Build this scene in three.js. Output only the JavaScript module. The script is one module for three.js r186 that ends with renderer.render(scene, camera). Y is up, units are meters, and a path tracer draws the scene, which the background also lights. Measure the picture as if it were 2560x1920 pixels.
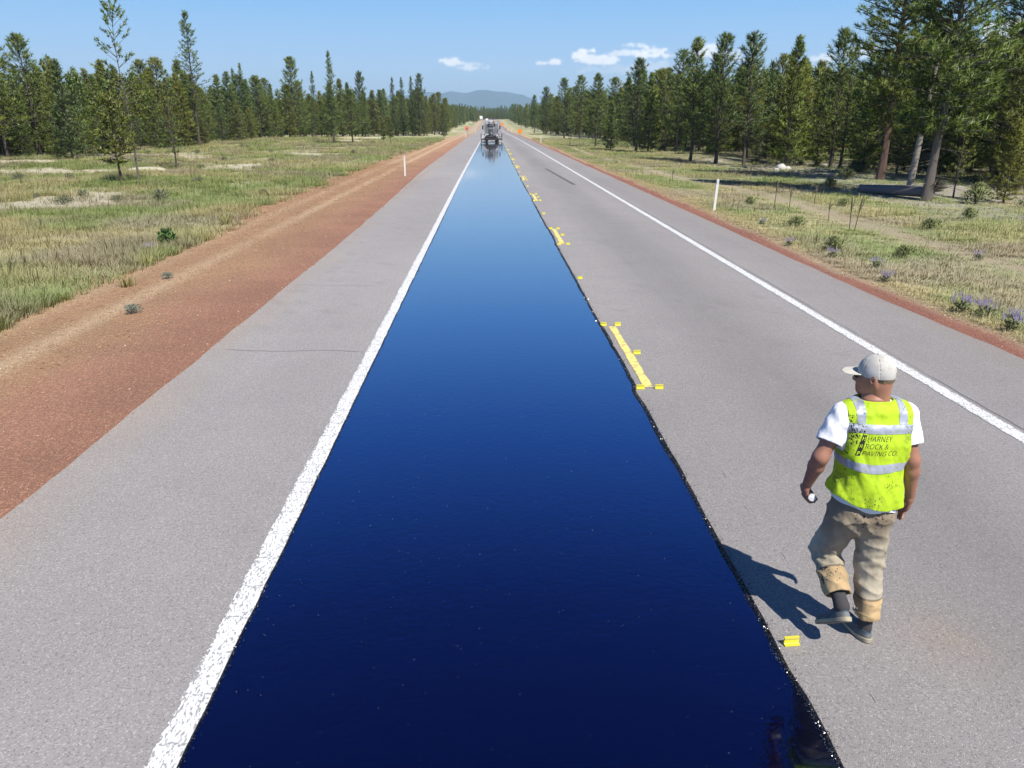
import * as THREE from 'three';
import { mergeGeometries, mergeVertices } from 'three/addons/utils/BufferGeometryUtils.js';
import { RoundedBoxGeometry } from 'three/addons/geometries/RoundedBoxGeometry.js';

// ------------------------------------------------------------------ camera, sun, sky, exposure
const scene = new THREE.Scene();
const camera = new THREE.PerspectiveCamera(53.08, 4 / 3, 0.1, 30000);
camera.rotation.order = 'YXZ';
camera.position.set(0, 3.1, 0);
camera.rotation.set(-18.859 * Math.PI / 180, -1.6076 * Math.PI / 180, 0);

const renderer = new THREE.WebGLRenderer({ antialias: true });
renderer.toneMapping = THREE.LinearToneMapping;
renderer.toneMappingExposure = 1.45;
renderer.shadowMap.enabled = true;

const SUN = new THREE.Vector3(0.39, 0.862, 0.315).normalize();
const sun = new THREE.DirectionalLight(new THREE.Color(1.0, 0.95, 0.865), 4.9);
sun.position.copy(SUN).multiplyScalar(120); sun.target.position.set(0, 0, -30);
sun.castShadow = true; sun.shadow.mapSize.set(4096, 4096);
Object.assign(sun.shadow.camera, { left: -90, right: 90, top: 110, bottom: -60, near: 1, far: 400 });
scene.add(sun, sun.target);
scene.fog = new THREE.FogExp2(new THREE.Color(0.60, 0.84, 1.0), 1 / 6800);

// ------------------------------------------------------------------ random, noise
function rngOf(seed) { let a = seed >>> 0; return () => { a = (a + 0x6d2b79f5) | 0; let t = Math.imul(a ^ (a >>> 15), 1 | a); t = (t + Math.imul(t ^ (t >>> 7), 61 | t)) ^ t; return ((t ^ (t >>> 14)) >>> 0) / 4294967296; }; }
function hash3(x, y, z) { let h = Math.imul(x, 374761393) ^ Math.imul(y, 668265263) ^ Math.imul(z, 2147483647 - 1013); h = Math.imul(h ^ (h >>> 13), 1274126177); h ^= h >>> 16; return (h >>> 0) / 4294967296; }
const fade = (t) => t * t * (3 - 2 * t), mix = (a, b, t) => a + (b - a) * t, clamp = (x, a = 0, b = 1) => Math.min(b, Math.max(a, x));
const sstep = (a, b, x) => fade(clamp((x - a) / (b - a)));
function n3(x, y, z) {   // value noise, 0..1
  const i = Math.floor(x), j = Math.floor(y), k = Math.floor(z), u = fade(x - i), v = fade(y - j), w = fade(z - k);
  const l = (a, b) => mix(mix(hash3(i, j + a, k + b), hash3(i + 1, j + a, k + b), u), 0, 0);
  return mix(mix(l(0, 0), l(1, 0), v), mix(l(0, 1), l(1, 1), v), w);
}
function fbm(x, y, z = 0, oct = 4) { let s = 0, a = 0.5, t = 0; for (let o = 0; o < oct; o++) { s += a * n3(x, y, z + o * 7.3); t += a; a *= 0.5; x *= 2.03; y *= 2.03; z *= 2.03; } return s / t; }

// ------------------------------------------------------------------ sky: clear air and a few fair-weather clouds
{
  const W = 4096, Hh = 2048, data = new Float32Array(W * Hh * 4);
  const SH = .95;
  const stops = [[-90, .5, .56, .64], [0, .68, .83, 1.0], [2, .57, .765, 1.0], [4.5, .40, .65, .985], [8, .222, .52, .93], [14, .09, .38, .96], [22, .028, .225, .80], [35, .007, .075, .33], [50, .005, .035, .17], [90, .004, .022, .09]].map(([e, ...c]) => [e, ...c.map((v) => v * .74)]);
  const at = (el) => { let k = 0; while (k < stops.length - 2 && el > stops[k + 1][0]) k++; const a = stops[k], b = stops[k + 1], t = clamp((el - a[0]) / (b[0] - a[0])); return [1, 2, 3].map((c) => mix(a[c], b[c], t)); };
  // azimuth (degrees right of -z), elevation, half width, half height, density
  const clouds = [[-2.55, 3.85, .75, .36, .95], [-1.15, 3.5, 1.05, .32, .7], [3.45, 3.78, .28, .12, .8], [4.4, 3.78, .55, .26, 1.1],
    [6.5, 4.1, .95, .62, 1.3], [7.9, 3.85, 1.0, .42, 1.05], [9.3, 4.35, .95, .30, .75], [11.2, 4.3, 1.15, .46, 1.15], [9.7, 4.85, .8, .22, .7], [8.6, 3.3, 2.6, .4, .25], [11.4, 3.4, 2.0, .5, .35],
    [8.95, 2.4, .55, .26, .8], [14.8, 4.35, 1.1, .55, .9], [16.2, 4.0, 1.3, .5, .5], [20.6, 3.5, 1.0, .2, .55], [22.0, 3.8, 1.0, .28, .7], [24.5, 4.1, 1.2, .5, .6], [27.6, 4.4, 1.2, .5, .6], [32.7, 4.9, 1.8, .9, 1.0], [36, 5.0, 2.4, 1.0, .9]];
  const r = rngOf(11);
  for (let k = 0; k < 46; k++) { const a = 38 + r() * 270; clouds.push([a, 3 + r() * 5, .8 + r() * 1.8, .3 + r() * .4, .5 + r() * .6]); }
  for (let j = 0; j < Hh; j++) {
    const el = (j + .5) / Hh * 180 - 90, c = at(el);
    for (let i = 0; i < W; i++) {
      const o = (j * W + i) * 4; let [R, G, B] = c;
      if (el > 0 && el < 12) {
        const ang = (i + .5) / W * 2 * Math.PI - Math.PI;       // atan2(z, x)
        let az = ang * 180 / Math.PI + 90; if (az > 320) az -= 360; if (az < -40) az += 360;
        let den = 0;
        for (const [a, e, w, h, d] of clouds) {
          const dx = (az - a) / w, below = el < e - h * .35, dy = (el - e) / (below ? h * .62 : h); const q = dx * dx + dy * dy;
          if (q < 3.2) { const n = fbm(az * 2.9, el * 5.0, 3, 6); den = Math.max(den, d * sstep(-.15, .62, 1 - q + (n - .5) * 3.3)); }
        }
        if (den > 0) {
          const shade = .78 + .3 * fbm(az * 3.2, el * 5 + 4, 9, 3), a = Math.min(.97, den);
          R = mix(R, SH * 1.02 * shade, a); G = mix(G, SH * 1.03 * shade, a); B = mix(B, SH * 1.07 * shade, a);
        }
      }
      data[o] = R; data[o + 1] = G; data[o + 2] = B; data[o + 3] = 1;
    }
  }
  const sky = new THREE.DataTexture(data, W, Hh, THREE.RGBAFormat, THREE.FloatType);
  sky.mapping = THREE.EquirectangularReflectionMapping; sky.magFilter = sky.minFilter = THREE.LinearFilter; sky.colorSpace = THREE.LinearSRGBColorSpace; sky.needsUpdate = true;
  scene.background = sky; scene.environment = sky;
}

// ------------------------------------------------------------------ helpers
const used = new Map();
function numbered(name) { const n = used.get(name) ?? 0; used.set(name, n + 1); return n ? `${name}_${String(n).padStart(3, '0')}` : name; }
function tag(o, label, category, group, kind) { if (label) o.userData.label = label; if (category) o.userData.category = category; if (group) o.userData.group = group; if (kind) o.userData.kind = kind; return o; }
function lit(m) { m.castShadow = true; m.receiveShadow = true; return m; }
function part(name, geo, mat, parent) { const m = lit(new THREE.Mesh(geo, mat)); m.name = name; parent.add(m); return m; }
function base(name, x, y, z, turn = 0) { const g = new THREE.Group(); g.name = numbered(name); g.position.set(x, y, z); g.rotation.y = turn; scene.add(g); return g; }
const rgb = (r, g, b) => new THREE.Color().setRGB(r, g, b);
const std = (r, g, b, rough = .8, o = {}) => new THREE.MeshStandardMaterial({ color: rgb(r, g, b), roughness: rough, ...o });
function merged(list) { return mergeGeometries(list.map((g) => { const q = g.index ? g.toNonIndexed() : g.clone(); for (const k of Object.keys(q.attributes)) if (!['position', 'normal', 'uv'].includes(k)) q.deleteAttribute(k); if (!q.attributes.uv) q.setAttribute('uv', new THREE.BufferAttribute(new Float32Array(q.attributes.position.count * 2), 2)); return q; })); }
function boxG(w, h, d, x = 0, y = 0, z = 0, r = .01) { const g = r > 0 ? new RoundedBoxGeometry(w, h, d, 2, Math.min(r, w * .45, h * .45, d * .45)) : new THREE.BoxGeometry(w, h, d); g.translate(x, y, z); return g; }
function rodG(a, b, r0, r1 = r0, seg = 8) { const A = new THREE.Vector3(...a), B = new THREE.Vector3(...b), d = B.clone().sub(A), g = new THREE.CylinderGeometry(r1, r0, d.length(), seg); g.applyQuaternion(new THREE.Quaternion().setFromUnitVectors(new THREE.Vector3(0, 1, 0), d.clone().normalize())); g.translate(...A.add(B).multiplyScalar(.5).toArray()); return g; }
function tubeG(pts, r, seg = 24, rad = 8) { return new THREE.TubeGeometry(new THREE.CatmullRomCurve3(pts.map((p) => new THREE.Vector3(...p))), seg, r, rad, false); }
function bufferG(pos, { idx, uv, col, nor } = {}) { const g = new THREE.BufferGeometry(); g.setAttribute('position', new THREE.Float32BufferAttribute(pos, 3)); if (uv) g.setAttribute('uv', new THREE.Float32BufferAttribute(uv, 2)); if (col) g.setAttribute('color', new THREE.Float32BufferAttribute(col, 3)); if (idx) g.setIndex(idx); if (nor) g.setAttribute('normal', new THREE.Float32BufferAttribute(nor, 3)); else g.computeVertexNormals(); return g; }

// ------------------------------------------------------------------ textures
function tex(N, f, srgb = false) {   // f(i, j) -> [r, g, b] 0..1
  const d = new Uint8Array(N * N * 4);
  for (let j = 0; j < N; j++) for (let i = 0; i < N; i++) { const c = f(i, j), o = (j * N + i) * 4; for (let k = 0; k < 3; k++) d[o + k] = clamp(c[k]) * 255; d[o + 3] = 255; }
  const t = new THREE.DataTexture(d, N, N); t.wrapS = t.wrapT = THREE.RepeatWrapping; t.magFilter = t.minFilter = THREE.LinearFilter; if (srgb) t.colorSpace = THREE.SRGBColorSpace; t.needsUpdate = true; return t;
}
function cells(N, size, seed) {   // tiling stones: per pixel id value and closeness to the stone's middle
  const n = Math.floor(N / size), px = [], rn = rngOf(seed); for (let k = 0; k < n * n; k++) px.push([rn(), rn(), rn(), rn()]);
  const id = new Float32Array(N * N), mid = new Float32Array(N * N), s = N / n;
  for (let j = 0; j < N; j++) for (let i = 0; i < N; i++) {
    const a = i / s, b = j / s, ia = Math.floor(a), ib = Math.floor(b); let d1 = 9, d2 = 9, v = 0;
    for (let y = -1; y <= 1; y++) for (let x = -1; x <= 1; x++) { const p = px[((ib + y + n) % n) * n + (ia + x + n) % n], dx = ia + x + p[0] - a, dy = ib + y + p[1] - b, d = dx * dx + dy * dy; if (d < d1) { d2 = d1; d1 = d; v = p[2]; } else if (d < d2) d2 = d; }
    id[j * N + i] = v; mid[j * N + i] = clamp((Math.sqrt(d2) - Math.sqrt(d1)) * 1.6);
  }
  return { id, mid };
}
const TN = 1024;
const chips = cells(TN, 7, 5);
const asphaltMap = tex(TN, (i, j) => { const v = chips.id[j * TN + i], m = chips.mid[j * TN + i]; let g = .68 + .2 * (v - .5) + (v > .92 ? .2 : 0) - (v < .08 ? .14 : 0); g *= .78 + .27 * sstep(0, .4, m); return [g, g * .99, g * .995]; });
const chipBump = tex(TN, (i, j) => { const v = chips.id[j * TN + i], m = chips.mid[j * TN + i], g = m * (.4 + .6 * v); return [g, g, g]; });
const pebbles = cells(TN, 11, 9);
const gravelMap = tex(TN, (i, j) => { const v = pebbles.id[j * TN + i], m = pebbles.mid[j * TN + i], q = (v * 37) % 1; const g = (.62 + .5 * (v - .5)) * (.6 + .45 * sstep(0, .5, m)) + (q > .92 ? .28 : 0); return [g, g * (q > .85 ? 1.06 : 1), g * (q > .85 ? 1.1 : 1)]; });
const pebbleBump = tex(TN, (i, j) => { const v = pebbles.id[j * TN + i], m = pebbles.mid[j * TN + i], g = m * (.3 + .7 * v); return [g, g, g]; });
function tiled(t, k) { const c = t.clone(); c.repeat.set(k, k); c.needsUpdate = true; return c; }

// ------------------------------------------------------------------ lie of the land
function roadY(z) { const d = -z; return -.4 * sstep(120, 300, d) + 4.9 * Math.pow(clamp((d - 300) / 400), 1.5) + 6 * clamp((d - 700) / 1200); }
const PL = -4.05, PR = 7.2;      // edges of the pavement
const edgeL = (z) => PL - .45 * sstep(20, 60, -z) + (fbm(z * 1.6, 3, 0, 4) - .5) * .08;
const edgeR = (z) => PR + .2 * sstep(14, 8, -z) + (fbm(z * 1.6, 17, 0, 4) - .5) * .08;
function landY(x, z) {
  let y = roadY(z);
  const l = Math.max(0, -4.6 - x), r = Math.max(0, x - 7.4), d = Math.max(l, r);
  if (d <= 0) return y - .05;
  y -= .05 + .12 * sstep(0, 5, d);
  y += (fbm(x * .09, z * .09, 5, 3) - .5) * 1.0 * sstep(4, 16, d) + (fbm(x * .5, z * .5, 2, 2) - .5) * .12 * sstep(1, 6, d);
  const far = sstep(250, 700, -z); y += far * (fbm(x * .004, z * .004, 8, 3) - .4) * 14 * sstep(20, 160, d);
  return y;
}
// where the ground shows what, shared by the ground's colour and the plants
const sandy = (x, z) => sstep(.52, .62, fbm(x * .16 + 40, z * .26, 1, 4)) ;
const trackAt = (z) => 12.9 + .5 * Math.sin(z * .09) - 2.0 * sstep(36, 52, -z);
function groundColor(x, z) {
  const n = fbm(x * .9, z * .9, 4, 3), n2 = fbm(x * .22, z * .22, 14, 3), wob = (fbm(x * .35, z * .35, 21, 3) - .5) * 1.6;
  let c;
  const dry = [.46, .41, .24], green = [.28, .32, .12], sand = [.66, .585, .42];
  const meadow = [0, 1, 2].map((k) => mix(dry[k], green[k], sstep(.35, .65, n2)) * (.8 + .4 * n));
  if (x < 1.5) {
    const e = -x + wob * .9;
    const red = [.425, .212, .13], brown = [.47, .275, .145], straw = [.58, .40, .24];
    c = [0, 1, 2].map((k) => mix(red[k], brown[k], sstep(4.4, 6.6, e)) * (.82 + .36 * n));
    const fadeFar = sstep(110, 260, -z); c = c.map((v, k) => mix(v, [.42, .36, .25][k] * (.8 + .4 * n), fadeFar * .75));
    const rut = Math.exp(-(((x + 6.75) / .26) ** 2)) * 1.0 + Math.exp(-(((x + 8.0) / .3) ** 2)) * .7; c = c.map((v, k) => mix(v, straw[k] * 1.08, rut * clamp(.4 + n2)));
    const shoulder = 8.3 + 1.3 * sstep(18, 32, -z) - .3 * sstep(60, 120, -z);
    const t = sstep(shoulder - .5, shoulder + .7, e), s = sandy(x, z) * sstep(12, 16, -x);
    c = c.map((v, k) => mix(v, mix(meadow[k], sand[k] * (.85 + .3 * n), s), t));
  } else {
    const e = x + wob * .45;
    const red = [.36, .15, .098], straw = [.50, .385, .24];
    c = red.map((v) => v * (.85 + .3 * n));
    c = c.map((v, k) => mix(v, straw[k] * (.8 + .4 * n), sstep(7.6, 8.0, e)));
    const t = sstep(8.3, 9.6, e), s = sandy(x + 80, z) * sstep(14, 18, x) * .8;
    c = c.map((v, k) => mix(v, mix(meadow[k], sand[k] * .8 * (.8 + .4 * n), s), t));
    const tr = Math.exp(-(((x - trackAt(z) + wob * .2) / .75) ** 2)) * (.55 + .5 * n2); c = c.map((v, k) => mix(v, [.50, .40, .27][k], clamp(tr)));
    const litter = sstep(15.5, 19, x + wob) * sstep(20, 26, -z) * sstep(90, 60, -z); c = c.map((v, k) => mix(v, [.44, .40, .345][k] * (.75 + .5 * n), litter * .75));
  }
  return c;
}
{ // ground sheet
  const xs = [], zs = [];
  for (let x = -9000; x < -400; x += 600) xs.push(x); for (let x = -400; x < -60; x += 12) xs.push(x); for (let x = -60; x < -16; x += .6) xs.push(x); for (let x = -16; x < -3.5; x += .16) xs.push(x);
  for (let x = -3.5; x < 6.5; x += 1) xs.push(x); for (let x = 6.5; x < 17; x += .16) xs.push(x); for (let x = 17; x < 40; x += .5) xs.push(x); for (let x = 40; x < 400; x += 12) xs.push(x); for (let x = 400; x <= 9000; x += 600) xs.push(x);
  for (let z = 400; z > 10; z -= 20) zs.push(z); for (let z = 10; z > -4; z -= .8) zs.push(z); for (let z = -4; z > -32; z -= .22) zs.push(z); for (let z = -32; z > -90; z -= .5) zs.push(z); for (let z = -90; z > -240; z -= 2) zs.push(z); for (let z = -240; z > -1200; z -= 14) zs.push(z); for (let z = -1200; z >= -12000; z -= 600) zs.push(z);
  const pos = [], col = [], uv = [], idx = [], nx = xs.length;
  for (const z of zs) for (const x of xs) { pos.push(x, landY(x, z), z); col.push(...groundColor(x, z)); uv.push(x / 1.6, z / 1.6); }
  for (let j = 0; j < zs.length - 1; j++) for (let i = 0; i < nx - 1; i++) { const a = j * nx + i; idx.push(a, a + 1, a + nx, a + 1, a + nx + 1, a + nx); }
  const g = bufferG(pos, { idx, uv, col });
  const m = new THREE.MeshStandardMaterial({ vertexColors: true, map: gravelMap, bumpMap: pebbleBump, bumpScale: .02, roughness: .95, color: rgb(1.55, 1.55, 1.55) });
  const o = lit(new THREE.Mesh(g, m)); o.name = 'ground'; tag(o, 'open ground of red cinder, dry soil and pale sand on both sides of the road', 'ground', null, 'structure'); scene.add(o);
}
{ // hazy ridge far behind the end of the road
  const crest = [[-26, 1.0], [-12, 1.5], [-6, 1.85], [-4.2, 2.05], [-3.3, 2.0], [-2.7, 2.14], [-1.73, 2.02], [-.54, 2.22], [1.08, 2.1], [2.2, 1.93], [2.9, 1.7], [3.7, 1.38], [4.8, 1.2], [6.2, 1.9], [7.2, 2.3], [9.1, 2.1], [11.5, 1.8], [16, 1.4], [26, .9]];
  const h = (az) => { let k = 0; while (k < crest.length - 2 && az > crest[k + 1][0]) k++; const t = clamp((az - crest[k][0]) / (crest[k + 1][0] - crest[k][0])); return mix(crest[k][1], crest[k + 1][1], fade(t)); };
  const pos = [], col = [], idx = [], NA = 260, NR = 16;
  for (let i = 0; i <= NA; i++) for (let j = 0; j <= NR; j++) {
    const az = -26 + 52 * i / NA, s = j / NR, R = 7200 + 3600 * s, a = az * Math.PI / 180, up = Math.sin(Math.PI * Math.min(1, s * 1.02)) ** .8;
    const y = up * 9000 * Math.tan(h(az) * Math.PI / 180) * (.96 + .06 * fbm(az * 1.7, s * 6, 3, 4)) - 20;
    pos.push(R * Math.sin(a), y, -R * Math.cos(a)); const g = .7 + .6 * fbm(az * 4, s * 14, 1, 3); col.push(.03 * g, .06 * g, .07 * g);  // forest green shifted to blue, putting haze into the slope colour
  }
  for (let i = 0; i < NA; i++) for (let j = 0; j < NR; j++) { const a = i * (NR + 1) + j; idx.push(a, a + NR + 1, a + 1, a + 1, a + NR + 1, a + NR + 2); }
  const o = lit(new THREE.Mesh(bufferG(pos, { idx, col }), new THREE.MeshStandardMaterial({ vertexColors: true, roughness: 1 }))); o.name = 'mountains';
  tag(o, 'low hazy blue mountain ridge on the horizon at the end of the road', 'mountains', null, 'structure'); scene.add(o);
}

// ------------------------------------------------------------------ road
const road = base('road', 0, 0, 0);
tag(road, 'straight grey two-lane highway with wide shoulders running to the horizon', 'road', null, 'structure');
const rowsZ = (z0, z1) => { const r = []; for (let z = z0; z > z1;) { r.push(z); z -= z > -40 ? .25 : z > -150 ? 1 : 5; } r.push(z1); return r; };
function strip(fl, fr, nx, z0, z1, y, colorAt, uvk) {
  const pos = [], col = [], uv = [], idx = []; const zs = rowsZ(z0, z1);
  zs.forEach((z) => { const a = fl(z), b = fr(z); for (let i = 0; i <= nx; i++) { const x = mix(a, b, i / nx); pos.push(x, roadY(z) + (typeof y === 'function' ? y(x, z, i / nx) : y), z); if (colorAt) col.push(...colorAt(x, z)); uv.push(x * uvk, z * uvk); } });
  for (let j = 0; j < zs.length - 1; j++) for (let i = 0; i < nx; i++) { const a = j * (nx + 1) + i; idx.push(a, a + 1, a + nx + 1, a + 1, a + nx + 2, a + nx + 1); }
  return bufferG(pos, { idx, uv, col: colorAt ? col : null });
}
const asphaltM = new THREE.MeshStandardMaterial({ vertexColors: true, map: tiled(asphaltMap, 1), bumpMap: chipBump, bumpScale: .004, roughness: .86 });
function asphaltColor(x, z) {
  const n = fbm(x * .5, z * .12, 1, 4), m = fbm(x * 2.2, z * 2.2, 6, 3);
  const spot = sstep(.70, .76, fbm(x * 7, z * 7, 44, 2)) * .10 * sstep(.5, .6, fbm(x * .8, z * .3, 47, 2)); let g = .40 * (.90 + .20 * n) * (.94 + .12 * m) * (1 - spot), warm = 0;
  if (x < 0) { g *= 1.04; const dust = sstep(-3.2, -4.2, x) * 1.5 * fbm(x * 3, z * .6, 8, 3); warm += dust * .25; }
  else {
    g *= .965 - .09 * sstep(14, 4, -z);
    const lane = Math.exp(-(((x - 2.6) / .45) ** 2)) + Math.exp(-(((x - 4.75) / .5) ** 2)); g *= (1 - .13 * Math.exp(-(((x - 3.7) / .8) ** 2)) + .03 * lane) * (.955 + .09 * fbm(x * 5, z * .05, 19, 3));
    if (x > 5.6) { g *= .98 - .04 * sstep(5.6, 6.0, x); warm += .1 * sstep(6.6, 7.2, x); }
    const dxs = x - 2.86, dzs = z + 4.03; warm += .2 * Math.exp(-(dxs * dxs * 14 + dzs * dzs * 9)) * (.5 + fbm(x * 6, z * 6, 2, 2));
  }
  return [g * (1.065 + warm * .35), g * (1.005 - warm * .06), g * (.965 - warm * .5)];
}
part('asphalt', strip(edgeL, edgeR, 56, 30, -760, .0, asphaltColor, 1 / 1.35), asphaltM, road);
const lineN = 512, lineTex = tex(lineN, (i, j) => { const s = fbm(i / 20, j / 3.4, 3, 3), b = fbm(i / 26, j / 2.2, 12, 2), cr = Math.abs((j / 60 + .12 * fbm(i / 90, j / 40, 5, 2)) % 1 - .5) < .022 ? 1 : 0, e = Math.abs(i / lineN - .5) * 2, w = sstep(.335, .435, s - .12 * sstep(.45, 1, e)) * (cr && b > .45 ? 0 : 1), g = mix(.30, .72, w) * (.93 + .07 * b); return [g, g, g * .985]; });
const lineAlpha = tex(lineN, (i, j) => { const e = 1 - Math.abs(i / lineN - .5) * 2, n = fbm(i / 30, j / 3.2, 31, 3), m = fbm(i / 60, j / 24, 37, 2), v = e > .03 + .26 * sstep(.42, .8, n * .6 + m * .4) ? 1 : 0; return [v, v, v]; });
const whiteM = new THREE.MeshStandardMaterial({ map: lineTex, alphaMap: lineAlpha, alphaTest: .5, roughness: .7 });
function lineUV(g) { const uv = g.attributes.uv, n = 3; for (let i = 0; i < uv.count; i++) uv.setXY(i, (i % n) / 2, -g.attributes.position.getZ(i) / 3.1); return g; }
const drift = (z) => .2 * sstep(40, 125, -z);
const ragged = (z, s, k = .03) => (fbm(z * 5.2, s, 0, 3) - .5) * k * 2;
part('edge_line', lineUV(strip((z) => -1.785 + drift(z) + ragged(z * .3, 1, .012), (z) => -1.575 + drift(z) + ragged(z * .3, 5, .012), 2, 30, -420, .005, null, 1 / 1.2)), whiteM, road);
part('edge_line', lineUV(strip((z) => 5.385 - .25 * sstep(60, 285, -z) + ragged(z * .3, 9, .012), (z) => 5.575 - .25 * sstep(60, 285, -z) + ragged(z * .3, 13, .012), 2, 30, -680, .005, null, 1 / 1.2)), whiteM, road);
const yellowM = new THREE.MeshStandardMaterial({ color: rgb(.88, .70, .19), map: tex(256, (i, j) => { const w = sstep(.34, .46, fbm(i / 16, j / 7, 3, 3) * .7 + fbm(i / 4, j / 4, 9, 2) * .3), g = mix(.42, .92, w); return [g, g, mix(.9, .95, w)]; }), roughness: .7 });
const dashes = []; for (let k = 0; k < 12; k++) dashes.push([-8.9 - 11.75 * k, -11.85 - 11.75 * k]);
for (const [a, b] of dashes) part('yellow_dash', strip((z) => 1.875 + drift(z) + ragged(z, 3, .015), (z) => 1.99 + drift(z) + ragged(z, 7, .015), 2, a, b, .005, null, 1), yellowM, road);
const crackM = std(.19, .188, .185, .95);
function crack(pts, w, seed) { const pos = [], idx = [], N = 70, c = new THREE.CatmullRomCurve3(pts.map(([x, z]) => new THREE.Vector3(x, 0, z))); for (let i = 0; i <= N; i++) { const p = c.getPoint(i / N), k = w * (.25 + fbm(i * .7, seed, 0, 2)) * Math.min(1, (N - i) / 8, i / 6 + .1), j = (fbm(i * .45, seed + 9, 0, 3) - .5) * .055; pos.push(p.x, .004, p.z + j - k, p.x, .004, p.z + j + k); if (i < N) { const a = i * 2; idx.push(a, a + 1, a + 2, a + 1, a + 3, a + 2); } } return bufferG(pos, { idx }); }
part('pavement_crack', crack([[-3.85, -10.72], [-3.1, -10.6], [-2.4, -10.64], [-1.7, -10.5]], .0085, 3), crackM, road);
part('pavement_crack', crack([[-3.9, -15.35], [-3, -15.25], [-2.1, -15.2]], .008, 23), std(.29, .285, .285, .95), road);
{ // long seam right of the right edge line and small chipped dents along the old centre joint
  const pos = [], idx = []; let k = 0;
  for (let z = -2.2; z > -30; z -= .62 + .25 * hash3(k, 3, 1)) { k++; const x = 2.17 + (hash3(k, 1, 2) - .5) * .06, w = .006 + .012 * hash3(k, 5, 5), l = .03 + .06 * hash3(k, 8, 8), o = pos.length / 3; for (let q = 0; q <= 6; q++) { const t = q / 6, zz = z - l + 2 * l * t, c = Math.sin(t * Math.PI); pos.push(x + c * w * .6, .004, zz, x + c * w * 1.5 + .003, .004, zz); } for (let q = 0; q < 6; q++) { const a = o + q * 2; idx.push(a, a + 1, a + 2, a + 1, a + 3, a + 2); } }
  const m = part('pavement_dents', bufferG(pos, { idx }), std(.24, .235, .235, .95), road); m.userData.kind = 'stuff';
}
part('dark_streak', strip((z) => mix(3.8, 4.27, (z + 55) / 14.2) + ragged(z, 2, .02), (z) => mix(3.97, 4.47, (z + 55) / 14.2) + ragged(z, 5, .02), 2, -40.8, -55, .004, null, 1), std(.1, .1, .105, .9), road);  // narrow dark streak laid along the right lane

part('pavement_seam', strip((z) => 5.635 - .25 * sstep(60, 285, -z) + ragged(z * 1.3, 91, .018), (z) => 5.640 + .012 * sstep(.46, .6, fbm(z * .8, 95, 0, 3)) - .25 * sstep(60, 285, -z) + ragged(z * 1.3, 91, .018), 1, 30, -90, .004, null, 1), std(.17, .168, .165, .95), road);
// fresh sealing coat
const tarL = (z) => -1.60 + drift(z) + ragged(z, 31, .010);
function tarR(z) { let x = 1.775 + drift(z) * 1.1 + (fbm(z * 1.4, 41, 0, 3) - .5) * .026 + ragged(z * 2, 43, .008); for (const [a, b] of dashes) { const t = sstep(a + .35, a - .15, z) * sstep(b - .35, b + .15, z); x += .02 * t - .03 * Math.exp(-(((z - a - .22) / .2) ** 2)); } x -= .02 * Math.exp(-(((z + 3.86) / .17) ** 2)); return x; }
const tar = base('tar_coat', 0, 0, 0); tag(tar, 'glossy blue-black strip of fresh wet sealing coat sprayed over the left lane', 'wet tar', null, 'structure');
const rip = tex(512, (i, j) => { const T = 2 * Math.PI / 512, g = mix(fbm(20 + 5 * Math.cos(i * T), 20 + 5 * Math.sin(i * T), 9.1 * Math.cos(j * T), 3), fbm(20 + 5 * Math.cos(i * T), 50 + 5 * Math.sin(i * T), 9.1 * Math.sin(j * T), 3), .5); return [g, g, g]; });
const streak = tex(512, (i, j) => { const a = fbm(i / 3, j / 120, 3, 3), b = fbm(i / 60, j / 60, 8, 3), g = clamp(.25 + .9 * (a * .5 + b * .5 - .25)); return [g, g, g]; });
const tarM = new THREE.MeshPhysicalMaterial({ color: rgb(.0006, .0006, .002), roughness: .19, roughnessMap: streak, ior: 2.15, specularColor: rgb(.0, .12, 1.0), clearcoat: .9, clearcoatRoughness: .04, bumpMap: rip, bumpScale: .0026 });  // blue specular tint puts a deeper sky reflection into the black coat
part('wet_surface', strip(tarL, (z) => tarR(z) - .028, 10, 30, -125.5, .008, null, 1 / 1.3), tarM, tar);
const edgeBump = tex(TN, (i, j) => { const v = chips.id[j * TN + i], m = chips.mid[j * TN + i]; const g = m * (.15 + .85 * v); return [g, g, g]; });
const tarEdgeM = new THREE.MeshPhysicalMaterial({ color: rgb(.006, .0055, .009), roughness: .22, ior: 1.5, bumpMap: edgeBump, bumpScale: .03, specularIntensity: .6, specularColor: rgb(.7, .75, 1) });
part('rough_rim', strip((z) => tarR(z) - .048 + (fbm(z * .7, 77, 0, 2) - .5) * .05 + ragged(z, 71, .012), tarR, 6, 30, -125.5, (x, z, t) => (.0085 + .004 * Math.sin(Math.PI * Math.min(1, t * 1.02)) * (.5 + fbm(x * 30, z * 30, 1, 2)) - .005 * sstep(.9, 1, t)), null, 1 / 1.5), tarEdgeM, tar);
part('rough_rim', strip((z) => tarL(z) - .010, (z) => tarL(z) + .012, 3, 30, -125.5, (x, z, t) => .0065 + .004 * Math.sin(Math.PI * t), null, 1 / 1.5), tarEdgeM, tar);

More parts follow.
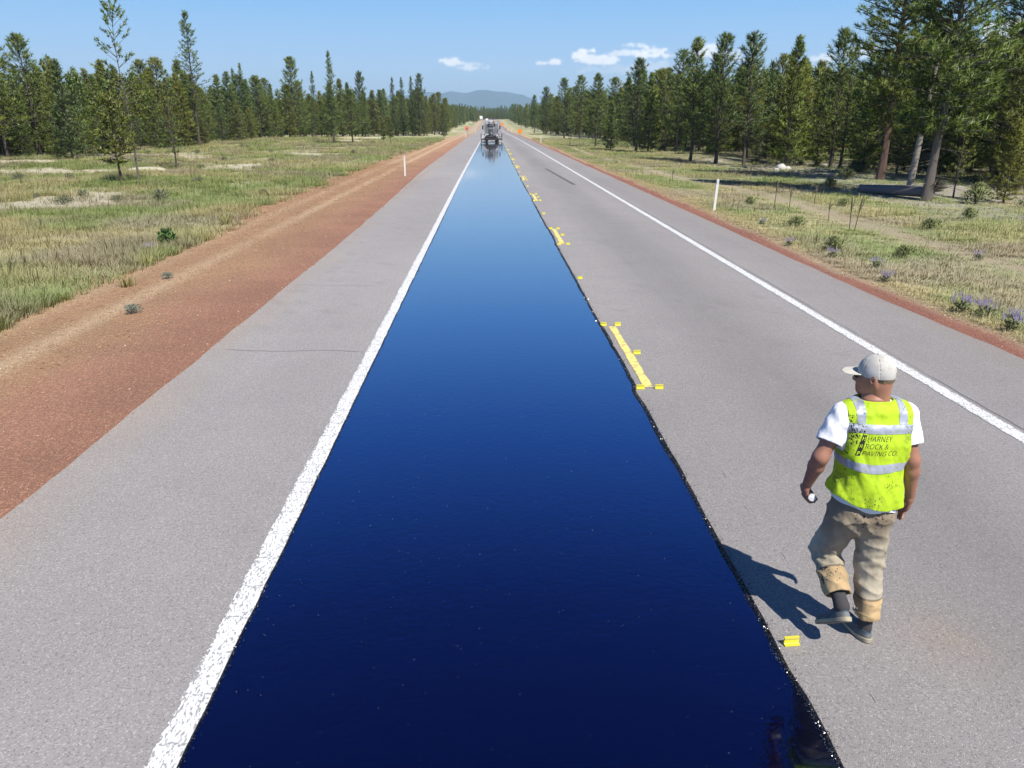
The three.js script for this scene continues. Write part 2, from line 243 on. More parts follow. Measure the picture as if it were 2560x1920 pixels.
{ // tar-coated stones along the rim of the fresh coat
  const q = rngOf(88), list = [[], []];
  for (let k = 0; k < 9000; k++) { const d = 2.2 + 28 * Math.pow(q(), 1.7), right = q() < .8, u = q() < .07 ? 1 + 2.2 * q() * q() : q() + q() - 1; list[q() < .5 ? 0 : 1].push([right ? tarR(-d) - .026 + .034 * u : tarL(-d) + .004 + .014 * u, -d, (.0016 + .0046 * q() * q()) * (1 + d / 30), q() * 6.28, q() * 6.28]); }
  [new THREE.OctahedronGeometry(1, 0), new THREE.DodecahedronGeometry(1, 0)].forEach((g, k) => { const m = new THREE.InstancedMesh(g, new THREE.MeshPhysicalMaterial({ color: rgb(.012, .011, .015), roughness: .22, ior: 1.8, clearcoat: 1, clearcoatRoughness: .3 }), list[k].length), M = new THREE.Matrix4(), Q = new THREE.Quaternion(), E = new THREE.Euler(); list[k].forEach(([x, z, s, a, b], i) => { M.compose(new THREE.Vector3(x, roadY(z) + .0115 + s * .35, z), Q.setFromEuler(E.set(a, b, a * 2)), new THREE.Vector3(s, s * .8, s)); m.setMatrixAt(i, M); }); lit(m); m.name = 'tar_grit'; m.userData.kind = 'stuff'; tar.add(m); });
}

{ // bubbles on the fresh coat
  const q = rngOf(5), m = new THREE.InstancedMesh(new THREE.SphereGeometry(1, 8, 5), std(.16, .16, .19, .25), 240), M = new THREE.Matrix4();
  for (let k = 0; k < 240; k++) { const z = -2.4 - 12 * q() * q(), s = (.0012 + .0022 * q() * q()) * (1 - z / 30); M.makeScale(s, s * .6, s); M.setPosition(-1.5 + 3.2 * q(), roadY(z) + .0085, z); m.setMatrixAt(k, M); }
  lit(m); m.name = 'tar_bubbles'; m.userData.kind = 'stuff'; tar.add(m);
}
{ // loose stones on the cinder shoulders
  const q = rngOf(17), L = []; for (let k = 0; k < 15000; k++) { const d = 4.5 + 50 * Math.pow(q(), 1.8), left = q() < .82, x = left ? -4.0 - 4.6 * Math.pow(q(), 1.1) : 7.2 + .7 * q(); L.push([x, -d, (.003 + .010 * q() * q() * q()) * (1 + d / 40), q() * 6.28, q()]); }
  const m = new THREE.InstancedMesh(new THREE.DodecahedronGeometry(1, 0), std(1, 1, 1, .9), L.length), M = new THREE.Matrix4(), Q = new THREE.Quaternion(), E = new THREE.Euler();
  L.forEach(([x, z, s, a, t], i) => { M.compose(new THREE.Vector3(x, Math.max(landY(x, z), x > -4.1 && x < 0 ? roadY(z) : -9) + s * .4, z), Q.setFromEuler(E.set(a, a * 3, a * 2)), new THREE.Vector3(s, s * .7, s * 1.2)); m.setMatrixAt(i, M); const g = .6 + .7 * ((t * 13) % 1); m.setColorAt(i, t < .12 ? rgb(.62 * g, .5 * g, .4 * g) : rgb(.36 * g, .165 * g, .105 * g)); });
  lit(m); m.name = 'gravel'; tag(m, 'loose red and pale cinder stones on the gravel shoulders', 'gravel', null, 'stuff'); scene.add(m);
}
// ------------------------------------------------------------------ pines
const V3 = (x, y, z) => new THREE.Vector3(x, y, z);
// o: h height, cb crown base (share of h), R crown radius, pow profile, gap whorl spacing, nb branches per whorl, tufts per branch, L needle length, w needle width, thin chance to drop a branch, up branch rise, bare share of a branch without needles, r trunk radius, bend
function pine(o, seed) {
  const r = rngOf(seed), P = [], N = [], C = [], TP = [], TI = [];
  const bendA = r() * 6.28, bend = o.bend ?? .02, lean = (t) => [Math.cos(bendA) * bend * o.h * t * t + Math.sin(t * 9 + seed) * .006 * o.h, Math.sin(bendA) * bend * o.h * t * t];
  const ring = (pts, rad, seg) => { const o0 = TP.length / 3; pts.forEach((p, i) => { for (let k = 0; k <= seg; k++) { const a = k / seg * 6.2832; const q = rad[i] * (1 + .12 * Math.sin(a * 3 + i)); TP.push(p[0] + Math.cos(a) * q, p[1], p[2] + Math.sin(a) * q); } }); for (let i = 0; i < pts.length - 1; i++) for (let k = 0; k < seg; k++) { const a = o0 + i * (seg + 1) + k; TI.push(a, a + seg + 1, a + 1, a + 1, a + seg + 1, a + seg + 2); } };
  const NS = 10, tp = [], tr = []; for (let i = 0; i <= NS; i++) { const t = i / NS, l = lean(t); tp.push([l[0], t * o.h - (i ? 0 : .15), l[1]]); tr.push(o.r * (1 - t * .93) * (i ? 1 : 1.35)); } ring(tp, tr, 8);
  const stick = (a, b, w) => { const d = b.clone().sub(a), s = V3(d.z, 0, -d.x).normalize().multiplyScalar(w), u = V3(0, w, 0), o0 = TP.length / 3; for (const [q, k] of [[a, 1], [b, .35]]) for (const v of [s.clone().multiplyScalar(k), s.clone().multiplyScalar(-k * .5).addScaledVector(u, k * .87), s.clone().multiplyScalar(-k * .5).addScaledVector(u, -k * .87)]) TP.push(q.x + v.x, q.y + v.y, q.z + v.z); for (let k = 0; k < 3; k++) { const n = (k + 1) % 3; TI.push(o0 + k, o0 + 3 + k, o0 + n, o0 + n, o0 + 3 + k, o0 + 3 + n); } };
  const ax = V3(0, 0, 0), v = V3(0, 0, 0), s = V3(0, 0, 0), fn = V3(0, 0, 0), out = V3(0, 0, 0);
  const tuft = (c, d, k, tone) => {
    for (let i = 0; i < o.nn; i++) {
      ax.copy(d).multiplyScalar(.75).add(v.set(r() * 2 - 1, r() * 2 - .75, r() * 2 - 1).normalize().multiplyScalar(.95)).normalize();
      const L = o.L * k * (.65 + .6 * r()), w = o.w * k * (.7 + .6 * r()), off = (r() - .6) * o.L * .9;
      s.set(r() - .5, r() - .5, r() - .5).cross(ax).normalize().multiplyScalar(w);
      const bx = c.x + d.x * off, by = c.y + d.y * off, bz = c.z + d.z * off;
      P.push(bx - s.x, by - s.y, bz - s.z, bx + s.x, by + s.y, bz + s.z, bx + ax.x * L, by + ax.y * L, bz + ax.z * L);
      fn.copy(ax).cross(s).normalize(); out.set(ax.x, ax.y + .25, ax.z); if (fn.dot(out) < 0) fn.negate(); fn.addScaledVector(out, .9).normalize();
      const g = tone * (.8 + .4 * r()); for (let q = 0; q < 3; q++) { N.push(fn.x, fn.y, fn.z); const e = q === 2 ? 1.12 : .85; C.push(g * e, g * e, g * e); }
    }
  };
  const y0 = o.cb * o.h;
  for (let y = y0; y < o.h - .12; y += o.gap * (.7 + .6 * r()) * (y / o.h > .8 ? .75 : 1)) {
    const t = (y - y0) / (o.h - y0), prof = Math.pow(1 - t, o.pow) * (t < .16 ? .62 + .38 * t / .16 : 1), l = lean(y / o.h), a0 = r() * 6.28;
    const nb = Math.max(3, Math.round(o.nb * (.7 + .3 * (1 - t))));
    for (let b = 0; b < nb; b++) {
      if (r() < o.thin) continue;
      const a = a0 + b / nb * 6.28 + (r() - .5) * .8, len = Math.max(.12, o.R * prof * (.62 + .55 * r())), rise = mix(o.up * .25 - .12, o.up + .55, t) + (r() - .5) * .25;
      const A = V3(l[0], y, l[1]), dir = V3(Math.cos(a), rise, Math.sin(a)).normalize(), B = A.clone().addScaledVector(dir, len); B.y += len * (.12 + .15 * r());
      stick(A, B, Math.max(.008, .018 * len + o.r * .06));
      const nt = Math.max(2, Math.round(o.tufts * (.35 + .65 * len / o.R)));
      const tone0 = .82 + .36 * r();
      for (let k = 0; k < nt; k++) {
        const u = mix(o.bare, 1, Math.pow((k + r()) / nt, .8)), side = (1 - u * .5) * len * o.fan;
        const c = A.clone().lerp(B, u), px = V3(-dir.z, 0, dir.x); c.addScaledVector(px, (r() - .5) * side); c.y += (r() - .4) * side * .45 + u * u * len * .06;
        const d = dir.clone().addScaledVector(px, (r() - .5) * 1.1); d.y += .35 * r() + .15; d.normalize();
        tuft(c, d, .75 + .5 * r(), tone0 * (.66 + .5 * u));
      }
    }
    if (o.dead && t < .02) for (let q = 0; q < o.dead; q++) { const yy = y0 * (.25 + .75 * r()), a = r() * 6.28, ll = lean(yy / o.h), A = V3(ll[0], yy, ll[1]), len = o.R * (.3 + .5 * r()); stick(A, V3(A.x + Math.cos(a) * len, yy - len * .15, A.z + Math.sin(a) * len), .014); }
  }
  const lt = lean(1); for (let k = 0; k < 3; k++) tuft(V3(lt[0], o.h - .1 * k, lt[1]), V3(0, 1, 0), .8, 1);
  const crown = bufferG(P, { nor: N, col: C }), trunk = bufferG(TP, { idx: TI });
  return { crown, trunk, h: o.h };
}
const leafM = (r, g, b) => new THREE.MeshPhysicalMaterial({ color: rgb(r, g, b), vertexColors: true, roughness: .62, specularIntensity: .4, side: THREE.DoubleSide, transmission: .34, thickness: 0 });
const leaf = [leafM(.205, .272, .034), leafM(.165, .238, .038), leafM(.268, .290, .030), leafM(.132, .198, .046), leafM(.228, .258, .044)];
const bark = { red: std(.10, .062, .046, .95), grey: std(.11, .094, .082, .95), dark: std(.075, .06, .05, .95), pale: std(.24, .215, .19, .95) };
const Y = { nn: 16, L: .25, w: .017, thin: .06, up: .35, bare: .2, fan: .75, bend: .012 };
const kinds = {
  young: [1, 2, 3, 4].map((k) => pine({ ...Y, h: 8, cb: .06, R: 1.65 + .15 * (k % 3), pow: .72, gap: .34, nb: 6, tufts: 9, r: .085, dead: 4 }, 100 + k)),
  open: [1, 2, 3, 4].map((k) => pine({ ...Y, h: 9.5, cb: .17 + .03 * (k % 3), R: 1.95 + .14 * k, pow: .58, gap: .38, nb: 6, tufts: 10, thin: .12, bare: .25, r: .12, dead: 9, L: .29 }, 200 + k)),
  full: [1, 2].map((k) => pine({ ...Y, h: 11, cb: .1, R: 2.5 + .2 * k, pow: .5, gap: .42, nb: 7, tufts: 10, thin: .1, bare: .3, r: .17, L: .3, dead: 6 }, 300 + k)),
  narrow: [1, 2, 3].map((k) => pine({ ...Y, h: 14, cb: .1, R: 1.6 + .1 * k, pow: .62, gap: .42, nb: 6, tufts: 7, thin: .12, r: .14, L: .28 }, 400 + k)),
  sparse: [pine({ ...Y, h: 8.9, cb: .36, R: 1.35, pow: .28, gap: .27, nb: 5, tufts: 6, thin: .42, bare: .5, fan: .5, r: .058, L: .18, dead: 8, nn: 15 }, 501), pine({ ...Y, h: 16.4, cb: .2, R: 2.5, pow: .6, gap: .42, nb: 6, tufts: 9, thin: .2, bare: .35, r: .17, L: .27, dead: 10 }, 502), pine({ ...Y, h: 7, cb: .18, R: 1.15, pow: .45, gap: .36, nb: 5, tufts: 5, thin: .3, bare: .4, r: .07, L: .2, dead: 8 }, 503)],
  small: [1, 2].map((k) => pine({ ...Y, h: 4.4, cb: .3 - .04 * (k % 2), R: 1.05, pow: .42, gap: .26, nb: 5, tufts: 7, thin: .15, r: .06, L: .2, w: .02 }, 600 + k)),
  big: [1, 2, 3].map((k) => pine({ ...Y, h: 18, cb: k === 3 ? .08 : .17, R: 3.0, pow: .62, gap: .42, nb: 6, tufts: 19, thin: .12, bare: .2, up: .12, r: .2, L: .31, w: .017, nn: 20, bend: .01, dead: 12 }, 700 + k)),
};
let treeCount = 0;
function tree(kind, v, leafN, barkN, x, z, h, label, group, o = {}) {
  const k = kinds[kind][v % kinds[kind].length], t = base('pine_tree', x, landY(x, z) - .05, z, o.turn ?? (treeCount++ * 2.399) % 6.28);
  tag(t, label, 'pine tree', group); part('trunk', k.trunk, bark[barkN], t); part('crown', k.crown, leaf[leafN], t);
  const s = h / k.h; t.scale.set(s * (o.wide ?? 1), s, s * (o.wide ?? 1)); if (o.lean) { t.rotation.order = 'ZYX'; t.rotation.z = o.lean; } return t;
}
// the trees that can be told apart, left of the road
const leftTrees = [
  ['full', 0, 1, 'dark', -43.3, -72.9, 11.8, 'tall dark pine cut by the left edge of the picture above the forest', 1.0],
  ['full', 1, 0, 'dark', -43.5, -78.9, 10.7, 'broad pine with two-lobed crown standing above the forest at far left', 1.15],
  ['young', 0, 3, 'dark', -35.3, -68.9, 7.9, 'dark pointed pine of medium height between the broad pine and the leaning one', 1.15],
  ['young', 1, 1, 'dark', -40.6, -72.0, 2.9, 'little dark pine, smallest one at the front of the left forest', 1.0],
  ['young', 2, 2, 'dark', -57.3, -137.8, 10.9, 'dark narrow pine rising behind and right of the leaning sparse pine', .8],
  ['sparse', 2, 3, 'dark', -23.0, -59.3, 6.9, 'thin scrubby pine with dark lower branches beside a patch of white sand', .95],
  ['sparse', 1, 0, 'dark', -38.5, -108.2, 16.4, 'tall straight open-crowned pine, highest top on the left after the leaning one', 1.0],
  ['narrow', 0, 0, 'dark', -51.5, -173.3, 14.9, 'right one of two loose pine tops close together above the left forest', .9],
  ['narrow', 1, 0, 'dark', -53.4, -174.3, 13.9, 'left one of two loose pine tops close together above the left forest', .9],
  ['young', 3, 0, 'dark', -34.9, -73.7, 7.0, 'bushy green pine just right of the dark pointed pine in the left forest', 1.1],
  ['full', 0, 0, 'dark', -38.1, -160.4, 14.8, 'broad full pine standing above its neighbours in the middle of the left forest', 1.0],
  ['narrow', 2, 1, 'dark', -35.9, -168.5, 13.1, 'slim pine top just right of the broad full pine', .85],
  ['narrow', 0, 0, 'dark', -26.2, -136.9, 14.4, 'tall slender steeple-shaped pine halfway along the left forest', .95],
  ['open', 1, 3, 'dark', -31.1, -198.5, 14.8, 'round-topped dark pine right of the slender steeple pine', .85],
  ['narrow', 1, 3, 'dark', -22.6, -192.5, 13.1, 'left-hand top of four dark pines clustered where the left forest nears the road', .9],
  ['narrow', 2, 3, 'dark', -20.9, -198.2, 13.7, 'second top of four dark pines clustered where the left forest nears the road', .9],
  ['narrow', 0, 3, 'dark', -18.2, -192.4, 13.3, 'third top of four dark pines clustered where the left forest nears the road', .9],
  ['open', 2, 3, 'dark', -16.2, -191.3, 13.6, 'right-hand pine of the four clustered dark ones, ragged branches on its road side', .8],
  ['young', 0, 0, 'dark', -38.4, -147.6, 6.5, 'dense dome-shaped young pine standing free before the left forest', 1.25],
  ['young', 2, 2, 'dark', -37.6, -156.4, 6.0, 'smaller young pine right beside the dome-shaped one', 1.0],
  ['open', 0, 1, 'dark', -23.8, -124.0, 8.1, 'bare-stemmed pine with dark trunk standing on a pale patch before the left forest', 1.25],
  ['open', 3, 1, 'dark', -21.7, -128.9, 8.4, 'wide-crowned pine beside the bare-stemmed one, branches low to the right', 1.3],
  ['small', 0, 4, 'dark', -15.0, -115.1, 3.4, 'left one of two small thin pines near the red shoulder', .9],
  ['small', 1, 4, 'dark', -13.8, -113.1, 3.8, 'right one of two small thin pines near the red shoulder', .85],
  ['young', 1, 3, 'dark', -10.2, -181.6, 7.1, 'narrow dark pine at the tip of the left forest, nearest to the road', .8],
  ['small', 0, 4, 'red', -19.9, -43.4, 4.5, 'bushy yellow-green young pine in front of the leaning one', 1.15],
];
for (const [k, v, l, b, x, z, h, label, wide] of leftTrees) tree(k, v, l, b, x, z, h, label, null, { wide });
tree('sparse', 0, 0, 'grey', -19.4, -44.6, 9.0, 'tall spindly pale-stemmed pine leaning left with only scattered tufts', null, { wide: 1.0, lean: .035, turn: .4 });
const rightTrees = [
  ['open', 0, 1, 'dark', 14.6, -262, 11.5, 'lone dark pine standing apart where the right forest meets the far road', .95],
  ['narrow', 1, 3, 'dark', 18.9, -268, 13.2, 'narrow dark pine next after the lone one along the right forest', 1.0],
  ['open', 1, 3, 'dark', 15.7, -224.1, 12.4, 'first broad dark pine of the closed right forest beyond the far marker post', 1.0],
  ['open', 2, 1, 'dark', 14.7, -158.9, 11.2, 'leafy pine with dark stem just left of the thin pole pine on the right', 1.1],
  ['sparse', 2, 1, 'dark', 11.5, -114.4, 5.4, 'thin pole-like pine standing in the grass before the right forest', .8],
  ['open', 3, 0, 'dark', 18.8, -166.9, 12.3, 'tall loose-topped pine behind the thin pole pine', 1.1],
  ['open', 0, 1, 'dark', 14.4, -108.6, 9.2, 'open pine with tiered top standing under the white cloud', 1.15],
  ['young', 2, 1, 'dark', 14.7, -97.1, 5.6, 'low young pine right of the tiered open pine', 1.2],
  ['open', 1, 1, 'dark', 18.5, -116.2, 7.2, 'short blunt pine behind the low young one on the right', 1.0],
  ['open', 2, 3, 'dark', 16.8, -91.6, 9.9, 'dense dark pine, pointed top reaching into the big cloud', 1.15],
  ['young', 3, 0, 'dark', 17.4, -87.8, 8.2, 'green pine with paler needles right of the dense dark one', 1.1],
  ['sparse', 2, 1, 'dark', 19.2, -87.7, 8.6, 'thin see-through pine top between two dense right-hand pines', 1.0],
  ['open', 3, 1, 'dark', 19.7, -84.3, 10.1, 'dark-trunked pine under a ragged top on the right, left of the spiky one', 1.0],
  ['open', 0, 0, 'dark', 17.4, -68.9, 9.8, 'tall pine with spiky bare leader above the right roadside posts', 1.0],
  ['full', 0, 1, 'dark', 19.0, -66.7, 9.9, 'thick-trunked full pine in the middle of the right forest front', .95],
  ['open', 1, 3, 'dark', 20.1, -62.7, 9.7, 'twin-topped loose pine right of the thick-trunked one', 1.05],
  ['young', 0, 0, 'dark', 21.1, -56.5, 8.6, 'smooth pointed spire-shaped young pine behind the white boulder', 1.05],
  ['young', 1, 0, 'dark', 25.6, -61.9, 7.1, 'rounded low pine in the dip between the spire and the lacy-topped pine', 1.1],
  ['sparse', 1, 0, 'dark', 24.4, -54.9, 8.4, 'lacy-topped pine left of the tallest trunks on the right', 1.0],
  ['young', 2, 0, 'dark', 23.7, -50.1, 5.2, 'small bushy pine just left of the tallest leaning trunk', 1.2],
  ['big', 0, 0, 'red', 21.8, -43.8, 17, 'towering pine with dark leaning trunk cut by the picture top, behind the log end', 1.0],
  ['big', 1, 1, 'grey', 19.9, -35.2, 17.5, 'towering pine whose thick grey trunk stands at the root end of the log', 1.0],
  ['big', 2, 1, 'dark', 27.2, -42.2, 15, 'tall dense pine behind the thick grey trunk, its crown filling the upper right corner', 1.0],
  ['full', 1, 4, 'dark', 26.3, -38.8, 9.3, 'loose-crowned pine at the right edge with a bright cloud behind it', 1.0],
  ['young', 3, 2, 'dark', 23.0, -34.6, 3.6, 'yellow-green young pine low at the right edge of the picture', 1.3],
  ['sparse', 2, 4, 'dark', 21.7, -36.3, 4.4, 'slim leaning sapling between the thick grey trunk and the right edge', .9],
];
for (const [k, v, l, b, x, z, h, label, wide] of rightTrees) tree(k, v, l, b, x, z, h, label, null, { wide });
{ // dead grey stem between the two towering pines, and the pine behind them
  const t = base('dead_tree', 20.6, landY(20.6, -38.3), -38.3); tag(t, 'slender dead grey stem standing between the two towering right-hand trunks', 'dead tree');
  const stem = [rodG([0, -.1, 0], [.35, 5.2, -.1], .17, .1, 9), rodG([.35, 5.2, -.1], [.75, 9, .1], .1, .03, 8)]; part('trunk', merged(stem), bark.pale, t);
  const q = rngOf(4), br = []; for (let k = 0; k < 18; k++) { const y = 1.4 + 6.8 * q(), a = q() * 6.28, l = .4 + .9 * q(), x = .35 * y / 5.2; br.push(rodG([x, y, 0], [x + Math.cos(a) * l, y - .1 + .3 * q(), Math.sin(a) * l], .018, .006, 5)); } part('branch', merged(br), bark.pale, t).userData.kind = 'stuff';
}
// further single trees in and just behind the front of both forests
const scatterR = rngOf(77);
const crowd = [[], []];
function free(list, x, z, d) { return list.every(([a, b]) => (a - x) ** 2 + (b - z) ** 2 > d * d); }
const placed = [...leftTrees.map((t) => [t[4], t[5]]), ...rightTrees.map((t) => [t[4], t[5]]), [-19.4, -44.6], [20.6, -38.3]];
const inView = (x, z, pad = 3) => z < -4 && x > .70 * z * 1.02 - pad && x < -.64 * z + pad;   // within the picture's angle
function frontL(z) { const d = -z; return d < 75 ? -36 - (75 - d) * .2 : d < 160 ? mix(-37, -41, (d - 75) / 85) : d < 200 ? mix(-41, -13, (d - 160) / 40) : mix(-13, -9, clamp((d - 200) / 100)); }
function frontR(z) { const d = -z; return d < 45 ? 24 : d < 80 ? mix(24, 20.5, (d - 45) / 35) : d < 250 ? mix(20.5, 16, (d - 80) / 170) : mix(16, 12, clamp((d - 250) / 150)); }
let tries = 0;
while (crowd[0].length < 110 && tries++ < 9000) { const z = -66 - 190 * Math.pow(scatterR(), 1.2), x = frontL(z) - .5 - 20 * scatterR() * scatterR() * (1 - z / 200) ; if (!inView(x, z) || !free(placed, x, z, 2.3)) continue; placed.push([x, z]); crowd[0].push([x, z]); }
tries = 0;
while (crowd[1].length < 120 && tries++ < 9000) { const z = -32 - 220 * Math.pow(scatterR(), 1.3), x = frontR(z) + .5 + 15 * scatterR() * scatterR() * (1 - z / 200); if (!inView(x, z) || !free(placed, x, z, 1.9)) continue; placed.push([x, z]); crowd[1].push([x, z]); }
const pick = (a) => a[Math.floor(scatterR() * a.length)];
const near2 = (list, x, z) => { const az = Math.atan2(x, -z); let best = null, d = 9; for (const t of list) { const e = Math.abs(Math.atan2(t[4], -t[5]) - az); if (e < d) { d = e; best = t; } } return best[7].split(/,| just | between | cut | with | standing | beside | in the | of the | where | rising | at the | before | above | next | along | whose | under | behind | left of | right of | under | reaching /)[0].replace(/^(left|right) one$/, 'thin roadside pine').split(' ').slice(0, 5).join(' '); };
const frontLabel = [['dense young green pine among many in the left forest wall', 'young pines of the left forest'], ['open dark-stemmed pine among many in the right forest wall', 'pines of the right forest']];
crowd.forEach((list, side) => { for (const [x, z] of list) {
  const d = -z, deep = side ? x - frontR(z) : frontL(z) - x;
  const kind = side ? pick(['open', 'open', 'young', 'full', 'young']) : pick(['young', 'young', 'young', 'open', 'full']);
  let h = side ? 5.4 + 3.2 * scatterR() + Math.min(2.6, d / 60) : (d < 100 ? 5.9 + 2.5 * scatterR() : 6.5 + 3.0 * scatterR() + Math.min(3, d / 80));
  if (deep < 2 && scatterR() < .4) h *= .6;
  const ln = pick(side ? [0, 1, 1, 3, 4, 2] : [0, 0, 1, 2, 3, 4]), hue = ['fresh green', 'dark green', 'yellow-green', 'blue-green', 'olive'][ln], who = near2(side ? rightTrees : leftTrees, x, z), look = h < 4.6 ? 'low' : kind === 'full' ? 'broad' : kind === 'open' ? 'open' : 'dense', where = `${look} ${hue} pine in the ${side ? 'right' : 'left'} forest wall behind the ${who}`.split(' ').slice(0, 16).join(' ');
  tree(kind, Math.floor(scatterR() * 4), ln, 'dark', x, z, h, where, `${look} ${hue} pines behind the ${who}`, { wide: .95 + .35 * scatterR() });
} });
// the far forest, too many to count
{
  const low = [1, 2, 3].map((k) => { const t = pine({ ...Y, h: 10, cb: .08, R: 1.9, pow: .6, gap: .62, nb: 5, tufts: 4, nn: 8, L: .46, w: .05, r: .11, bend: .01 }, 900 + k); const c = t.crown.getAttribute('color').array; for (let i = 0; i < c.length; i += 3) { const g = c[i]; c[i] = .172 * g; c[i + 1] = .240 * g; c[i + 2] = .038 * g; } const n = t.trunk.toNonIndexed(); n.deleteAttribute('uv'); const k3 = n.attributes.position.count; n.setAttribute('color', new THREE.Float32BufferAttribute(new Float32Array(k3 * 3).map((_, i) => [.08, .065, .055][i % 3]), 3)); return mergeGeometries([t.crown, n]); });
  const spots = [[], [], []], q = rngOf(31);
  const put = (x, z, h) => { const k = Math.floor(q() * 3); spots[k].push([x, z, h * (.75 + .5 * q()), q() * 6.28, .85 + .4 * q()]); };
  for (let k = 0; k < 3600; k++) { const z = -70 - 700 * Math.pow(q(), 1.25), x = frontL(z) - 6 - (14 - z * .42) * q(); if (inView(x, z, 25) && free(placed, x, z, 1.6)) put(x, z, 7.1 - z * .0048); }
  for (let k = 0; k < 3200; k++) { const z = -28 - 700 * Math.pow(q(), 1.3), x = frontR(z) + 5 + (14 - z * .4) * q(); if (inView(x, z, 25) && free(placed, x, z, 1.6)) put(x, z, 7.4 - z * .005); }
  for (let k = 0; k < 1500; k++) { const z = -720 - 260 * q(), x = -160 + 330 * q(); put(x, z, 8.5 + 4 * q() * q()); }
  for (let k = 0; k < 130; k++) { const z = -560 - 160 * q(), s = q() < .5 ? -1 : 1, x = s < 0 ? -8 - 20 * q() : 17 + 20 * q(); put(x, z, 9); }
  spots.forEach((list, k) => {
    const m = new THREE.InstancedMesh(low[k], leafM(1, 1, 1), list.length), M = new THREE.Matrix4(), Q = new THREE.Quaternion(), up = V3(0, 1, 0);
    list.forEach(([x, z, h, a, w], i) => { M.compose(V3(x, landY(x, z) - .1, z), Q.setFromAxisAngle(up, a), V3(h / 10 * w, h / 10, h / 10 * w)); m.setMatrixAt(i, M); const g = .8 + .45 * n3(x * .3, z * .3, 3), yl = n3(x * .11, z * .11, 9); m.setColorAt(i, rgb(g * (.8 + .5 * yl), g, g * (1.1 - .4 * yl))); });
    lit(m); m.name = numbered('forest'); tag(m, ['dense dark green conifer wood filling the background behind the nearer pines', null, null][0], 'forest', 'background conifer wood', 'stuff'); scene.add(m);
  });
}

// ------------------------------------------------------------------ grass, weeds, shrubs, flowers
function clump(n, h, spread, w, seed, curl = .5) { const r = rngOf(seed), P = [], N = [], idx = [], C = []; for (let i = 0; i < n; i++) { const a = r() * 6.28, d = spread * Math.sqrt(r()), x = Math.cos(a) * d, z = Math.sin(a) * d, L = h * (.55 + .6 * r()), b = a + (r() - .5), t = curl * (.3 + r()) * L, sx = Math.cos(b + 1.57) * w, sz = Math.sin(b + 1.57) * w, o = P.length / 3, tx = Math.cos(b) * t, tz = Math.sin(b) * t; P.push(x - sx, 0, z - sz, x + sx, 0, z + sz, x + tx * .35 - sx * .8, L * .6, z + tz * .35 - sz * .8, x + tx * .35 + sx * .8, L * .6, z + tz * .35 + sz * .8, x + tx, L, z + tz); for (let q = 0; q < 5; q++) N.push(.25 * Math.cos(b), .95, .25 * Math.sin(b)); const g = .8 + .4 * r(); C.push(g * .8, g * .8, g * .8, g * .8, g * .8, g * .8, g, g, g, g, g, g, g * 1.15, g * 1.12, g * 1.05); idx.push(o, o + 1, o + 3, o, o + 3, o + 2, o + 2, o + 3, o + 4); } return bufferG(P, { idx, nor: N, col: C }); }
const bladeM = new THREE.MeshPhysicalMaterial({ color: rgb(1, 1, 1), vertexColors: true, roughness: .8, side: THREE.DoubleSide, transmission: .25, thickness: 0, specularIntensity: .3 });
function field(name, label, geo, list) {
  const m = new THREE.InstancedMesh(geo, bladeM, list.length), M = new THREE.Matrix4(), Q = new THREE.Quaternion(), up = V3(0, 1, 0);
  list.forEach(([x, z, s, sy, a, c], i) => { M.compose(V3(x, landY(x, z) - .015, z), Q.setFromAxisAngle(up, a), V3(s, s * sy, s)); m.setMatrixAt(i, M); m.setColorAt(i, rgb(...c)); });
  lit(m); m.name = name; tag(m, label, 'grass', null, 'stuff'); scene.add(m);
}
